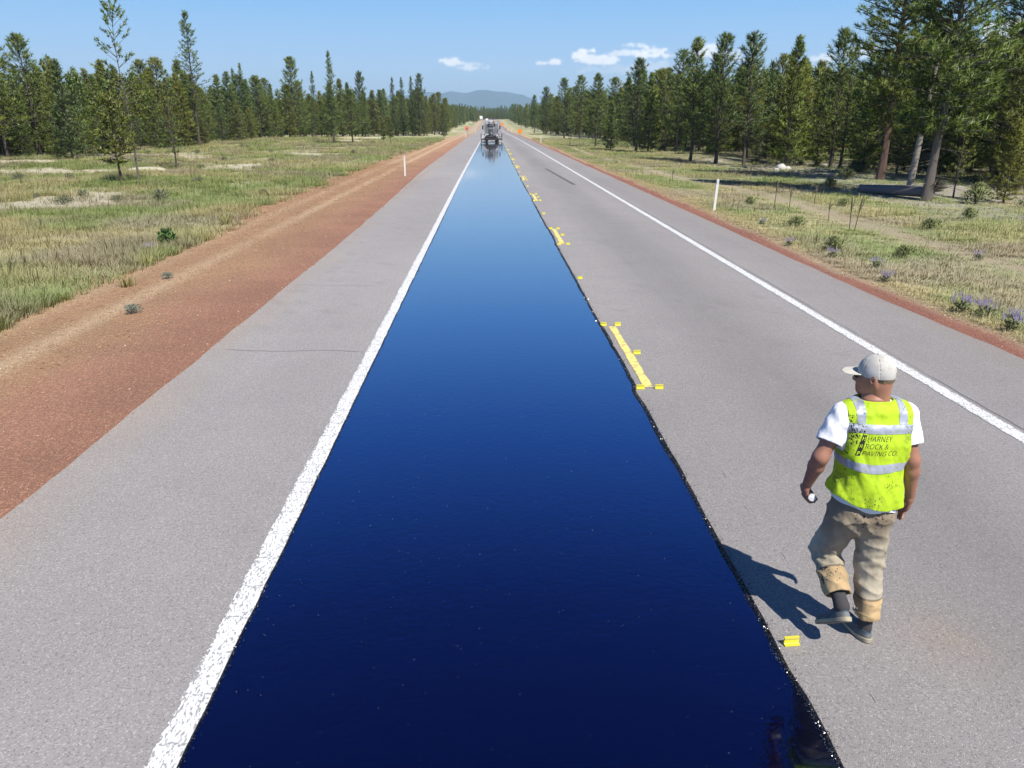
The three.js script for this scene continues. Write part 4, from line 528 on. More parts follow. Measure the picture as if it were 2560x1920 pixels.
// ------------------------------------------------------------------ spray truck, seen from behind
{
  const t = base('spray_truck', .34, roadY(-126), -126.3); tag(t, 'dark tank spray truck with wide rear spray bar driving away in the left lane', 'truck');
  const dk = std(.045, .046, .05, .5), blk = std(.018, .018, .02, .6), steel = std(.26, .27, .285, .4, { metalness: .5 }), grime = std(.10, .10, .105, .55), wht = std(.45, .46, .47, .4), tyre = std(.022, .022, .022, .85), glass = std(.03, .04, .05, .1), red = std(.45, .03, .02, .3);
  const tankS = new THREE.Shape(); tankS.absellipse(0, 0, 1.05, .78, 0, 6.2832); const tank = new THREE.ExtrudeGeometry(tankS, { depth: 5.4, bevelEnabled: true, bevelSize: .12, bevelThickness: .2, bevelSegments: 4, bevelOffset: -.12, curveSegments: 28 }); tank.translate(0, 1.72, -6.6); const tk = part('tank', tank, std(.085, .087, .092, .42, { metalness: .2 }), t);
  part('tank_band', merged([-1.9, -3.6, -5.4].map((z) => { const g = new THREE.TorusGeometry(1, .03, 6, 36); g.scale(1.06, .79, 1); g.translate(0, 1.72, z); return g; })), steel, tk); part('manhole', new THREE.CylinderGeometry(.35, .38, .22, 20).translate(0, 2.58, -3.6), grime, tk);
  part('chassis', merged([boxG(.16, .26, 8.4, -.42, .82, -4.2, .02), boxG(.16, .26, 8.4, .42, .82, -4.2, .02), boxG(2.0, .1, .5, 0, .7, -.4, .02)]), blk, t);
  part('rear_deck', boxG(1.9, .07, 1.0, 0, .96, -.55, .02), blk, t);
  part('engine_block', merged([boxG(1.0, .62, .55, 0, 1.32, -.55, .05), boxG(.5, .28, .4, -.2, 1.75, -.6, .04), boxG(.36, .5, .3, .32, 1.72, -.5, .04), rodG([-.35, 1.45, -.25], [-.35, 2.0, -.45], .06), rodG([-.1, 1.1, -.2], [.3, 1.6, -.25], .05), rodG([.1, 1.6, -.25], [-.4, 1.15, -.2], .04)]), dk, t);
  part('pump_housing', merged([new THREE.CylinderGeometry(.2, .2, .34, 18).rotateX(Math.PI / 2).translate(0, 1.38, -.1), boxG(.3, .3, .2, 0, 1.18, -.1, .04)]), steel, t);
  part('light_hoop', merged([tubeG([[-.42, 2.35, -.6], [-.42, 2.9, -.6], [-.3, 3.0, -.6], [0, 3.03, -.6], [.3, 3.0, -.6], [.42, 2.9, -.6], [.42, 2.35, -.6]], .05, 40), rodG([-.42, 2.72, -.6], [.42, 2.72, -.6], .035)]), blk, t);
  part('guard_rail', merged([-.72, -.48, .30, .62].flatMap((x, i) => [rodG([x, .95, -.3], [x, 2.45, -.5], .03)]).concat([rodG([-.72, 2.42, -.5], [.62, 2.42, -.5], .03), rodG([-.72, 1.9, -.42], [.62, 1.9, -.42], .025)])), blk, t);
  const lad = part('ladder', merged([rodG([.30, .9, -.15], [.30, 2.4, -.3], .025), rodG([.56, .9, -.15], [.56, 2.4, -.3], .025)]), wht, t); for (let k = 0; k < 5; k++) part('rung', rodG([.30, 1.05 + k * .3, -.17 - k * .03], [.56, 1.05 + k * .3, -.17 - k * .03], .018), wht, lad);
  part('spray_bar', merged([boxG(3.3, .12, .14, 0, .42, .2, .03), rodG([-1.6, .56, .2], [1.6, .56, .2], .035)]), blk, t); for (let k = 0; k < 15; k++) part('nozzle', rodG([-1.5 + k * .214, .36, .22], [-1.5 + k * .214, .24, .24], .028, .018, 6), grime, t);
  part('bar_plate', merged([boxG(.6, .07, .05, -1.2, .2, .32, .01), boxG(.85, .06, .05, .02, .2, .34, .01), boxG(.42, .07, .05, 1.35, .2, .32, .01)]), std(.55, .55, .55, .5), t);
  for (const s of [-1, 1]) { part('end_post', boxG(.11, 1.1, .11, s * 1.62, .78, .15, .02), blk, t); part('post_arm', merged([rodG([s * 1.05, .85, .1], [s * 1.62, .85, .15], .035), rodG([s * .8, 1.3, -.1], [s * 1.5, .4, .2], .04)]), s < 0 ? wht : dk, t); part('hose', tubeG(s < 0 ? [[-.45, 1.2, 0], [-.75, 1.15, .15], [-1.0, .95, .22], [-1.12, .62, .22]] : [[.45, 1.15, 0], [.78, 1.2, .15], [1.02, 1.0, .22], [1.12, .6, .22]], .045), std(.62, .63, .62, .5), t); part('hose', tubeG([[s * .2, 1.0, -.05], [s * .35, .75, .15], [s * .6, .6, .2]], .05), blk, t); part('mud_flap', boxG(.62, .62, .03, s * .85, .5, -.62, .01), blk, t); part('tail_light', boxG(.2, .12, .06, s * .88, .9, -.03, .02), red, t); part('fender', boxG(.66, .06, 2.7, s * .92, 1.1, -2.1, .02), dk, t); }
  part('rear_skirt', boxG(1.8, .55, .12, 0, .62, -.08, .02), blk, t);
  part('control_box', merged([boxG(.32, .28, .3, .92, .8, .12, .03), boxG(.5, .34, .3, .85, .5, .05, .03)]), grime, t); part('white_drum', new THREE.CylinderGeometry(.15, .15, .3, 18).translate(.82, 1.02, .14), wht, t);
  for (const z of [-1.5, -2.75]) for (const s of [-1, 1]) { const w = part('wheel', new THREE.CylinderGeometry(.52, .52, .56, 26).rotateZ(Math.PI / 2).translate(s * .88, .52, z), tyre, t); part('rim', new THREE.CylinderGeometry(.28, .28, .6, 18).rotateZ(Math.PI / 2).translate(s * .88, .52, z), steel, w); }
  for (const s of [-1, 1]) { const w = part('wheel', new THREE.CylinderGeometry(.52, .52, .3, 26).rotateZ(Math.PI / 2).translate(s * 1.0, .52, -8.2), tyre, t); part('rim', new THREE.CylinderGeometry(.28, .28, .33, 18).rotateZ(Math.PI / 2).translate(s * 1.0, .52, -8.2), steel, w); }
  part('cab', merged([boxG(2.2, 1.75, 1.7, 0, 1.95, -7.7, .16), boxG(1.7, .95, 1.5, 0, 1.45, -9.1, .16)]), std(.20, .205, .215, .4), t); part('rear_window', boxG(1.3, .5, .04, 0, 2.45, -6.83, .02), glass, t);
  for (const s of [-1, 1]) { const m = part('mirror', boxG(.22, .62, .1, s * 1.42, 2.15, -7.9, .03), blk, t); part('mirror_arm', merged([rodG([s * 1.05, 2.4, -7.9], [s * 1.42, 2.4, -7.9], .02), rodG([s * 1.05, 1.9, -7.9], [s * 1.42, 1.9, -7.9], .02)]), blk, m); }
  part('beacon', new THREE.CylinderGeometry(.1, .12, .16, 14).translate(.62, 2.92, -7.6), std(.9, .35, .02, .3), t);
  part('side_box', merged([-1, 1].map((s) => boxG(.4, .5, 1.6, s * 1.0, .95, -4.6, .03))), grime, t);
}
// ------------------------------------------------------------------ walking worker
// surface of a distance field on a grid: one vertex per crossed cell, normals from the field
function netMesh(f, lo, hi, h, colorFn, uvFn) {
  const nx = Math.ceil((hi[0] - lo[0]) / h) + 1, ny = Math.ceil((hi[1] - lo[1]) / h) + 1, nz = Math.ceil((hi[2] - lo[2]) / h) + 1, V = new Float32Array(nx * ny * nz);
  const B = 4, far = B * h * 1.9;   // whole blocks far from the surface are skipped
  for (let K = 0; K < nz; K += B) for (let Jj = 0; Jj < ny; Jj += B) for (let Ii = 0; Ii < nx; Ii += B) {
    const c = f(lo[0] + (Ii + 1.5) * h, lo[1] + (Jj + 1.5) * h, lo[2] + (K + 1.5) * h), skip = Math.abs(c) > far;
    for (let k = K; k < Math.min(K + B, nz); k++) for (let j = Jj; j < Math.min(Jj + B, ny); j++) for (let i = Ii; i < Math.min(Ii + B, nx); i++) V[i + j * nx + k * nx * ny] = skip ? c : f(lo[0] + i * h, lo[1] + j * h, lo[2] + k * h);
  }
  const at = new Int32Array(nx * ny * nz).fill(-1), P = [], N = [], C = [], U = [], I = [], sx = 1, sy = nx, sz = nx * ny;
  const edges = [[0, 1], [2, 3], [4, 5], [6, 7], [0, 2], [1, 3], [4, 6], [5, 7], [0, 4], [1, 5], [2, 6], [3, 7]];
  for (let k = 0; k < nz - 1; k++) for (let j = 0; j < ny - 1; j++) for (let i = 0; i < nx - 1; i++) {
    const o = i + j * sy + k * sz, c = [0, 1, 2, 3, 4, 5, 6, 7].map((q) => V[o + (q & 1) + (q >> 1 & 1) * sy + (q >> 2) * sz]);
    let m = 0; for (let q = 0; q < 8; q++) if (c[q] < 0) m++; if (m === 0 || m === 8) continue;
    let x = 0, y = 0, z = 0, n = 0;
    for (const [a, b] of edges) if ((c[a] < 0) !== (c[b] < 0)) { const t = c[a] / (c[a] - c[b]); x += (a & 1) + t * ((b & 1) - (a & 1)); y += (a >> 1 & 1) + t * ((b >> 1 & 1) - (a >> 1 & 1)); z += (a >> 2) + t * ((b >> 2) - (a >> 2)); n++; }
    x = lo[0] + (i + x / n) * h; y = lo[1] + (j + y / n) * h; z = lo[2] + (k + z / n) * h; at[o] = P.length / 3; P.push(x, y, z);
    const e = h * .6, g = [f(x + e, y, z) - f(x - e, y, z), f(x, y + e, z) - f(x, y - e, z), f(x, y, z + e) - f(x, y, z - e)], l = Math.hypot(...g) || 1; N.push(g[0] / l, g[1] / l, g[2] / l);
    if (colorFn) C.push(...colorFn(x, y, z, g[0] / l, g[1] / l, g[2] / l)); if (uvFn) U.push(...uvFn(x, y, z, g[2] / l));
  }
  const quad = (a, b, c, d, flip) => { if (a < 0 || b < 0 || c < 0 || d < 0) return; flip ? I.push(a, c, b, a, d, c) : I.push(a, b, c, a, c, d); };
  for (let k = 1; k < nz - 1; k++) for (let j = 1; j < ny - 1; j++) for (let i = 1; i < nx - 1; i++) {
    const o = i + j * sy + k * sz, s = V[o] < 0;
    if (s !== V[o + 1] < 0) quad(at[o - sy - sz], at[o - sz], at[o], at[o - sy], !s);
    if (s !== V[o + sy] < 0) quad(at[o - sx - sz], at[o - sx], at[o], at[o - sz], !s);
    if (s !== V[o + sz] < 0) quad(at[o - sx - sy], at[o - sy], at[o], at[o - sx], !s);
  }
  return bufferG(P, { idx: I, nor: N, col: colorFn ? C : null, uv: uvFn ? U : null });
}
const smin = (a, b, k) => { const h = Math.max(k - Math.abs(a - b), 0) / k; return Math.min(a, b) - h * h * k * .25; };
function cap(x, y, z, a, b, r0, r1) { const dx = b[0] - a[0], dy = b[1] - a[1], dz = b[2] - a[2], px = x - a[0], py = y - a[1], pz = z - a[2], t = clamp((px * dx + py * dy + pz * dz) / (dx * dx + dy * dy + dz * dz)); return Math.hypot(px - dx * t, py - dy * t, pz - dz * t) - mix(r0, r1, t); }
const ell = (x, y, z, c, r) => { const a = (x - c[0]) / r[0], b = (y - c[1]) / r[1], d = (z - c[2]) / r[2], l = Math.hypot(a, b, d); return (l - 1) * Math.min(r[0], r[1], r[2]); };
const J = { shL: [-.205, 1.475, -.045], elL: [-.325, 1.225, .0], wrL: [-.325, .985, -.125], shR: [.165, 1.47, -.05], elR: [.222, 1.205, .005], wrR: [.278, .948, -.035], hipL: [-.115, .92, .0], knL: [-.135, .505, -.16], anL: [-.125, .285, .135], hipR: [.055, .92, .0], knR: [.078, .52, -.01], anR: [.085, .10, .06] };
// torso: y, centre x, centre z, half width, half depth
const TORSO = [[.72, -.035, .01, .14, .108], [.84, -.035, .012, .148, .116], [.95, -.028, .0, .152, .120], [1.06, -.022, -.012, .152, .122], [1.18, -.02, -.02, .157, .122], [1.32, -.02, -.03, .178, .120], [1.42, -.02, -.04, .182, .108], [1.50, -.02, -.052, .145, .078], [1.57, -.022, -.06, .075, .06]];
function torso(x, y, z) {
  let k = 0; while (k < TORSO.length - 2 && y > TORSO[k + 1][0]) k++; const a = TORSO[k], b = TORSO[k + 1], t = fade(clamp((y - a[0]) / (b[0] - a[0])));
  const cx = mix(a[1], b[1], t), cz = mix(a[2], b[2], t), w = mix(a[3], b[3], t), d = mix(a[4], b[4], t), q = Math.pow(Math.pow(Math.abs(x - cx) / w, 2.5) + Math.pow(Math.abs(z - cz) / d, 2.5), .4);
  let e = (q - 1) * Math.min(w, d); e = Math.max(e, (y - 1.58) * .8, .70 - y);
  return smin(e, cap(x, y, z, [-.185, 1.478, -.045], [.145, 1.474, -.05], .058, .058), .07);
}
function skin(x, y, z) {
  let d = Math.max(torso(x, y, z) + .012, .86 - y);
  d = smin(d, cap(x, y, z, [-.02, 1.5, -.055], [-.03, 1.64, -.085], .062, .056), .05);
  for (const [s, e, w] of [[J.shL, J.elL, J.wrL], [J.shR, J.elR, J.wrR]]) { let a = cap(x, y, z, s, e, .056, .043); const m = [mix(e[0], w[0], .3), mix(e[1], w[1], .3), mix(e[2], w[2], .3)]; a = smin(a, cap(x, y, z, e, m, .043, .046), .03); a = smin(a, cap(x, y, z, m, w, .046, .0285), .02); d = smin(d, a, .03); }
  for (const [h, k, n] of [[J.hipL, J.knL, J.anL], [J.hipR, J.knR, J.anR]]) { let a = cap(x, y, z, h, k, .085, .055); a = smin(a, cap(x, y, z, k, n, .056, .036), .02); d = smin(d, a, .04); }
  return d;
}
const skinTone = (x, y, z) => { const m = fbm(x * 28, y * 28, z * 28, 3), tan = y < .5 ? [.62, .40, .33] : [.31, .145, .092]; return tan.map((v) => v * (.85 + .3 * m)); };
// hands: chains of capsules round a palm
function handField(chains, palm) { return (x, y, z) => { let d = 9; for (const p of palm) d = smin(d, cap(x, y, z, p[0], p[1], p[2], p[3]), .012); for (const c of chains) { let e = 9; for (let i = 0; i < c.length - 1; i++) e = Math.min(e, cap(x, y, z, c[i].slice(0, 3), c[i + 1].slice(0, 3), c[i][3], c[i + 1][3])); d = smin(d, e, .006); } return d; }; }
const W = J.wrL, canC = [W[0] + .038, W[1] - .088, W[2] - .02];
function gripFinger(z, r) { const c = canC, R = .023 + r, p = []; for (const a of [2.55, 3.35, 4.3, 5.3, 6.1]) p.push([c[0] + Math.cos(a) * R, c[1] + Math.sin(a) * R, c[2] + z, r * (1 - .05 * p.length)]); return p; }
const handL = handField([gripFinger(-.036, .0095), gripFinger(-.013, .0100), gripFinger(.010, .0096), gripFinger(.031, .0084), [[W[0] + .012, W[1] - .03, W[2] - .05, .012], [W[0] + .028, W[1] - .052, W[2] - .085, .0115], [W[0] + .055, W[1] - .075, W[2] - .085, .010], [W[0] + .070, W[1] - .09, W[2] - .07, .0085]]],
  [[W, [W[0], W[1] - .03, W[2] - .015], .0275, .030], [[W[0] - .004, W[1] - .03, W[2] - .045], [canC[0] - .033, canC[1] + .022, canC[2] - .034], .018, .014], [[W[0] - .004, W[1] - .03, W[2] + .005], [canC[0] - .033, canC[1] + .022, canC[2] + .026], .018, .014]]);
const Q = J.wrR;
function hang(dz, L, r, curl, dx) { const k = [Q[0] - .004, Q[1] - .088, Q[2] - .03 + dz, r * 1.05]; return [k, [k[0] - .004 - dx, k[1] - L * .42, k[2] - .012, r], [k[0] - .014 - dx * 1.5, k[1] - L * .74, k[2] - .010 + curl * .3, r * .95], [k[0] - .028 - dx * 2, k[1] - L * .97, k[2] - .002 + curl, r * .8]]; }
const handR = handField([hang(-.034, .078, .0092, .006, -.002), hang(-.012, .086, .0098, .01, -.001), hang(.010, .080, .0094, .014, .0), hang(.031, .063, .0082, .016, .001), [[Q[0] - .012, Q[1] - .03, Q[2] - .05, .012], [Q[0] - .026, Q[1] - .058, Q[2] - .078, .0112], [Q[0] - .032, Q[1] - .088, Q[2] - .084, .0095], [Q[0] - .034, Q[1] - .108, Q[2] - .080, .008]]],
  [[Q, [Q[0], Q[1] - .03, Q[2] - .01], .0275, .029], [[Q[0], Q[1] - .03, Q[2] - .04], [Q[0] - .004, Q[1] - .088, Q[2] - .06], .017, .0135], [[Q[0], Q[1] - .03, Q[2] + .008], [Q[0] - .004, Q[1] - .088, Q[2] + .0], .017, .0135]]);
// head in its own frame: face towards -z, then turned
const HEAD = new THREE.Matrix4().compose(V3(-.032, 1.70, -.085), new THREE.Quaternion().setFromEuler(new THREE.Euler(-.06, .86, .03, 'YXZ')), V3(1, 1, 1));
function headF(x, y, z) {
  let d = ell(x, y, z, [0, .03, .012], [.077, .098, .097]);
  d = smin(d, ell(x, y, z, [0, -.045, -.028], [.062, .075, .070]), .05); d = smin(d, ell(x, y, z, [0, -.095, -.066], [.030, .024, .026]), .04);
  d = smin(d, cap(x, y, z, [0, .012, -.084], [0, -.028, -.110], .010, .0135), .018); d = smin(d, cap(x, y, z, [-.03, .026, -.078], [.03, .026, -.078], .011, .011), .02);
  d = smin(d, cap(x, y, z, [-.016, -.066, -.086], [.016, -.066, -.086], .0075, .0075), .012);
  for (const s of [-1, 1]) { let e = ell(x, y, z, [s * .082, -.004, .016], [.012, .034, .021]); e = Math.max(e, -ell(x, y, z, [s * .092, .0, .012], [.008, .018, .010])); d = smin(d, e, .008); d = smin(d, ell(x, y, z, [s * .040, -.022, -.066], [.026, .022, .02]), .02); }
  d = smin(d, cap(x, y, z, [0, -.06, .03], [.0, -.16, .035], .058, .060), .05); return d;
}
const headG = (f, lo, hi, h, col) => netMesh(f, lo, hi, h, col).applyMatrix4(HEAD);
const man = base('person', 2.26, 0, -4.10); tag(man, 'worker in white cap and dirty yellow safety vest walking away along the right lane', 'person');
const skinM = new THREE.MeshStandardMaterial({ vertexColors: true, roughness: .55 });
{
  const toC = (x, y, z) => skinTone(x, y, z);
  const fieldArmless = (x, y, z) => skin(x, y, z);
  const geos = [netMesh(fieldArmless, [-.42, .2, -.32], [.36, 1.66, .24], .0085, toC), netMesh(fieldArmless, [-.02, .04, -.14], [.18, .26, .2], .0085, toC),
    netMesh(handL, [W[0] - .06, W[1] - .16, W[2] - .13], [W[0] + .11, W[1] + .03, W[2] + .06], .0032, toC), netMesh(handR, [Q[0] - .09, Q[1] - .21, Q[2] - .13], [Q[0] + .05, Q[1] + .03, Q[2] + .07], .0032, toC),
    headG(headF, [-.11, -.2, -.14], [.11, .14, .13], .0038, (x, y, z) => { const m = fbm(x * 40, y * 40, z * 40, 3), c = [.33, .155, .10].map((v) => v * (.88 + .24 * m)); return y < -.058 && y > -.075 && z < -.085 && Math.abs(x) < .024 ? [.40, .14, .12] : c; })];
  part('body', mergeGeometries(geos), skinM, man);
  const eyes = [-1, 1].map((s) => new THREE.SphereGeometry(.0125, 12, 8).translate(s * .031, .006, -.078)); const eg = merged(eyes); eg.applyMatrix4(HEAD); part('eyes', eg, std(.7, .7, .68, .3), man);
}
// clothes
const crease = (x, y, z, a, f = 1) => (fbm(x * 13 * f, y * 9 * f, z * 13 * f, 3) - .5) * a;
const hemY = (x) => .958 - .10 * (x + .02) + .20 * Math.max(0, -.10 - x);
const shirtM = std(.80, .80, .82, .85);
{
  const sleeve = (x, y, z, s, e) => { const c = [mix(s[0], e[0], .64), mix(s[1], e[1], .64), mix(s[2], e[2], .64)]; let d = cap(x, y, z, s, c, .074, .081) + Math.sin(y * 60 + x * 40 + z * 30) * .0025 + crease(x, y, z, .016, 1.6); const n = V3(e[0] - s[0], e[1] - s[1], e[2] - s[2]).normalize(); d = Math.max(d, (x - c[0]) * n.x + (y - c[1]) * n.y + (z - c[2]) * n.z - .0 + (z) * .15); return Math.max(d, -(cap(x, y, z, c, e, .066, .06))); };
  part('t_shirt', netMesh((x, y, z) => { let d = torso(x, y, z) - .005 - .024 * sstep(1.08, .95, y) + crease(x, y, z, .006); d = Math.max(d, hemY(x) - .030 + .008 * Math.sin(x * 34) - y, y - 1.565); d = Math.min(d, 9); d = smin(d, sleeve(x, y, z, J.shL, J.elL), .03); d = smin(d, sleeve(x, y, z, J.shR, J.elR), .03); return d; }, [-.40, .86, -.26], [.35, 1.60, .22], .0062), shirtM, man);
}
// vest: canvas in the vest's own width and height (metres), back on the left half, front on the right
const VX = -.32, VW = .60, VY = .86, VH = .74;
function vestCanvas(bg, seed, print) {
  const c = document.createElement('canvas'); c.width = 2048; c.height = 1260; const g = c.getContext('2d'), px = (x) => (x - VX) / VW * 1024, py = (y) => (1 - (y - VY) / VH) * 1260; g.fillStyle = bg; g.fillRect(0, 0, 2048, 1260);
  const r = rngOf(seed);
  for (let k = 0; k < 260; k++) { const x = r() * 2048, y = r() * 1260; g.fillStyle = `rgba(${70 + 60 * r()},${90 + 60 * r()},20,${.03 + .05 * r()})`; g.beginPath(); g.ellipse(x, y, 12 + 50 * r(), 10 + 34 * r(), r() * 3, 0, 7); g.fill(); }
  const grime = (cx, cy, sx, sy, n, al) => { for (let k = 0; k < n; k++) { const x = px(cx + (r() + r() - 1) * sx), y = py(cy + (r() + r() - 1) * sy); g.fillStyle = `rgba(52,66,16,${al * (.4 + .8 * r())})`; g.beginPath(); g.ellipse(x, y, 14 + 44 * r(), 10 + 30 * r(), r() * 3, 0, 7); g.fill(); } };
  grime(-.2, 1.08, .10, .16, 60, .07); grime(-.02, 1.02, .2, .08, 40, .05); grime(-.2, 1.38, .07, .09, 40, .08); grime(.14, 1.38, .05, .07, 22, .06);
  if (print) {
    g.save(); g.translate(px(-.140), py(1.398)); g.fillStyle = '#14180a'; const k = 1024 / VW; g.transform(1, 0, -.28, 1, 0, 0);
    const line = (t, x, y, s, w) => { g.font = `${w ? 'bold ' : ''}${s}px sans-serif`; g.fillText(t, x, y); };
    line('HARNEY', .036 * k, .034 * k, 66); line('ROCK &', .036 * k, .076 * k, 66); line('PAVING CO.', .036 * k, .118 * k, 66);
    g.fillRect(.004 * k, .0, .026 * k, .121 * k); g.fillStyle = bg; line('H', .0075 * k, .032 * k, 52, 1); line('R', .0075 * k, .074 * k, 52, 1); line('P', .0075 * k, .116 * k, 52, 1); g.restore();
  }
  const spot = (cx, cy, sx, sy, n, big) => { for (let k = 0; k < n; k++) { const a = (r() + r() + r() - 1.5) * 1.2, b = (r() + r() + r() - 1.5) * 1.2, x = px(cx + a * sx), y = py(cy + b * sy), s = 1.2 + big * r() * r(); g.fillStyle = `rgba(${14 + 14 * r()},${16 + 12 * r()},${10},${.75 + .25 * r()})`; g.beginPath(); g.ellipse(x, y, s * (.5 + .6 * r()), s * (.7 + 1.1 * r()), r() * .9 - .45, 0, 7); g.fill(); } };
  spot(-.205, 1.44, .055, .075, 260, 8); spot(-.185, 1.40, .06, .045, 150, 10); spot(-.235, 1.27, .05, .10, 140, 6); spot(.165, 1.43, .04, .07, 110, 6); spot(-.06, 1.0, .04, .045, 70, 6); spot(-.18, 1.08, .10, .10, 80, 5); spot(.06, 1.10, .06, .03, 70, 5); spot(-.02, 1.1, .22, .16, 110, 3); spot(-.22, 1.3, .05, .12, 60, 5);
  const t = new THREE.CanvasTexture(c); t.colorSpace = THREE.SRGBColorSpace; return t;
}
const vestUV = (x, y, z, nz) => [clamp((x - VX) / VW, .004, .996) * .5 + (z < -.03 ? .5 : 0), (y - VY) / VH];
const fold = (x, y, z) => { const low = sstep(1.3, 1.0, y); return low * (.007 + .008 * Math.sin(x * 26 + 1.2 + 2.5 * fbm(x * 4, y * 3, 2, 2)) + .010 * Math.exp(-(((x + .045 + .03 * Math.sin(y * 9)) / .028) ** 2))) + crease(x, y, z, .022) + .006 * Math.max(0, Math.sin(x * 38 + y * 16)) * sstep(1.5, 1.3, y) + .004 + (fbm(x * 30, y * 22, z * 30, 2) - .5) * .005; };
const armX = (y) => .192 + .3 * sstep(1.27, 1.17, y);
const vestF = (x, y, z) => { let d = torso(x, y, z) - .019 - .021 * sstep(1.16, .98, y) - fold(x, y, z); d = Math.max(d, hemY(x) + .006 * Math.sin(x * 31 + z * 20) - y, Math.abs(x + .02) - armX(y) + .01 * sstep(1.5, 1.4, y)); d = Math.max(d, y - 1.575, -(cap(x, y, z, [-.02, 1.56, -.075], [-.03, 1.7, -.11], .066, .08))); return Math.max(d, -(torso(x, y, z) - .008 - .021 * sstep(1.16, .98, y))); };
const vestG = netMesh(vestF, [-.30, .90, -.27], [.27, 1.60, .21], .0056, null, vestUV);
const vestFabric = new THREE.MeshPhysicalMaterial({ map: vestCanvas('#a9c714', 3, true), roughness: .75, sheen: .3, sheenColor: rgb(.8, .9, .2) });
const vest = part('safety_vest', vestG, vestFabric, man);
{ // reflective bands: the vest's own surface inside each band, set 2 mm proud
  const bandM = new THREE.MeshPhysicalMaterial({ map: vestCanvas('#a9aebb', 8, false), roughness: .42, metalness: .25 });
  const p = vestG.attributes.position, n = vestG.attributes.normal, u = vestG.attributes.uv, idx = vestG.index.array;
  const band = (sides) => {   // keeps what lies inside all half-spaces f(x, y, z) > 0
    const P = [], N = [], U = [], lerpV = (a, b, t) => a.map((v, i) => mix(v, b[i], t));
    for (let t = 0; t < idx.length; t += 3) {
      let poly = [0, 1, 2].map((k) => { const i = idx[t + k]; return [p.getX(i), p.getY(i), p.getZ(i), n.getX(i), n.getY(i), n.getZ(i), u.getX(i), u.getY(i)]; });
      if (Math.max(poly[0][6], poly[1][6], poly[2][6]) - Math.min(poly[0][6], poly[1][6], poly[2][6]) > .3) continue;
      const c = poly[0]; if ((c[0] + .02) * c[3] + (c[2] + .03) * c[5] + .0 < 0 && c[4] < .5) continue;
      for (const f of sides) { const out = []; for (let k = 0; k < poly.length; k++) { const a = poly[k], b = poly[(k + 1) % poly.length], fa = f(a[0], a[1], a[2]), fb = f(b[0], b[1], b[2]); if (fa >= 0) out.push(a); if ((fa >= 0) !== (fb >= 0)) out.push(lerpV(a, b, fa / (fa - fb))); } poly = out; if (poly.length < 3) break; }
      for (let k = 1; k < poly.length - 1; k++) for (const q of [poly[0], poly[k], poly[k + 1]]) { P.push(q[0] + q[3] * .0022, q[1] + q[4] * .0022, q[2] + q[5] * .0022); N.push(q[3], q[4], q[5]); U.push(q[6], q[7]); }
    }
    part('reflective_band', bufferG(P, { nor: N, uv: U }), bandM, vest);
  };
  const low = (x) => 1.178 - .045 * (x + .02) + .006 * Math.sin(x * 22);
  band([(x, y) => y - low(x), (x, y) => low(x) + .052 - y]);
  band([(x, y) => y - 1.405 + .03 * x, (x, y) => 1.455 - .03 * x - y]);
  for (const s of [-1, 1]) band([(x, y) => y - 1.456 + .03 * x, (x) => s * (x + .02) - .098, (x) => .148 - s * (x + .02)]);
}
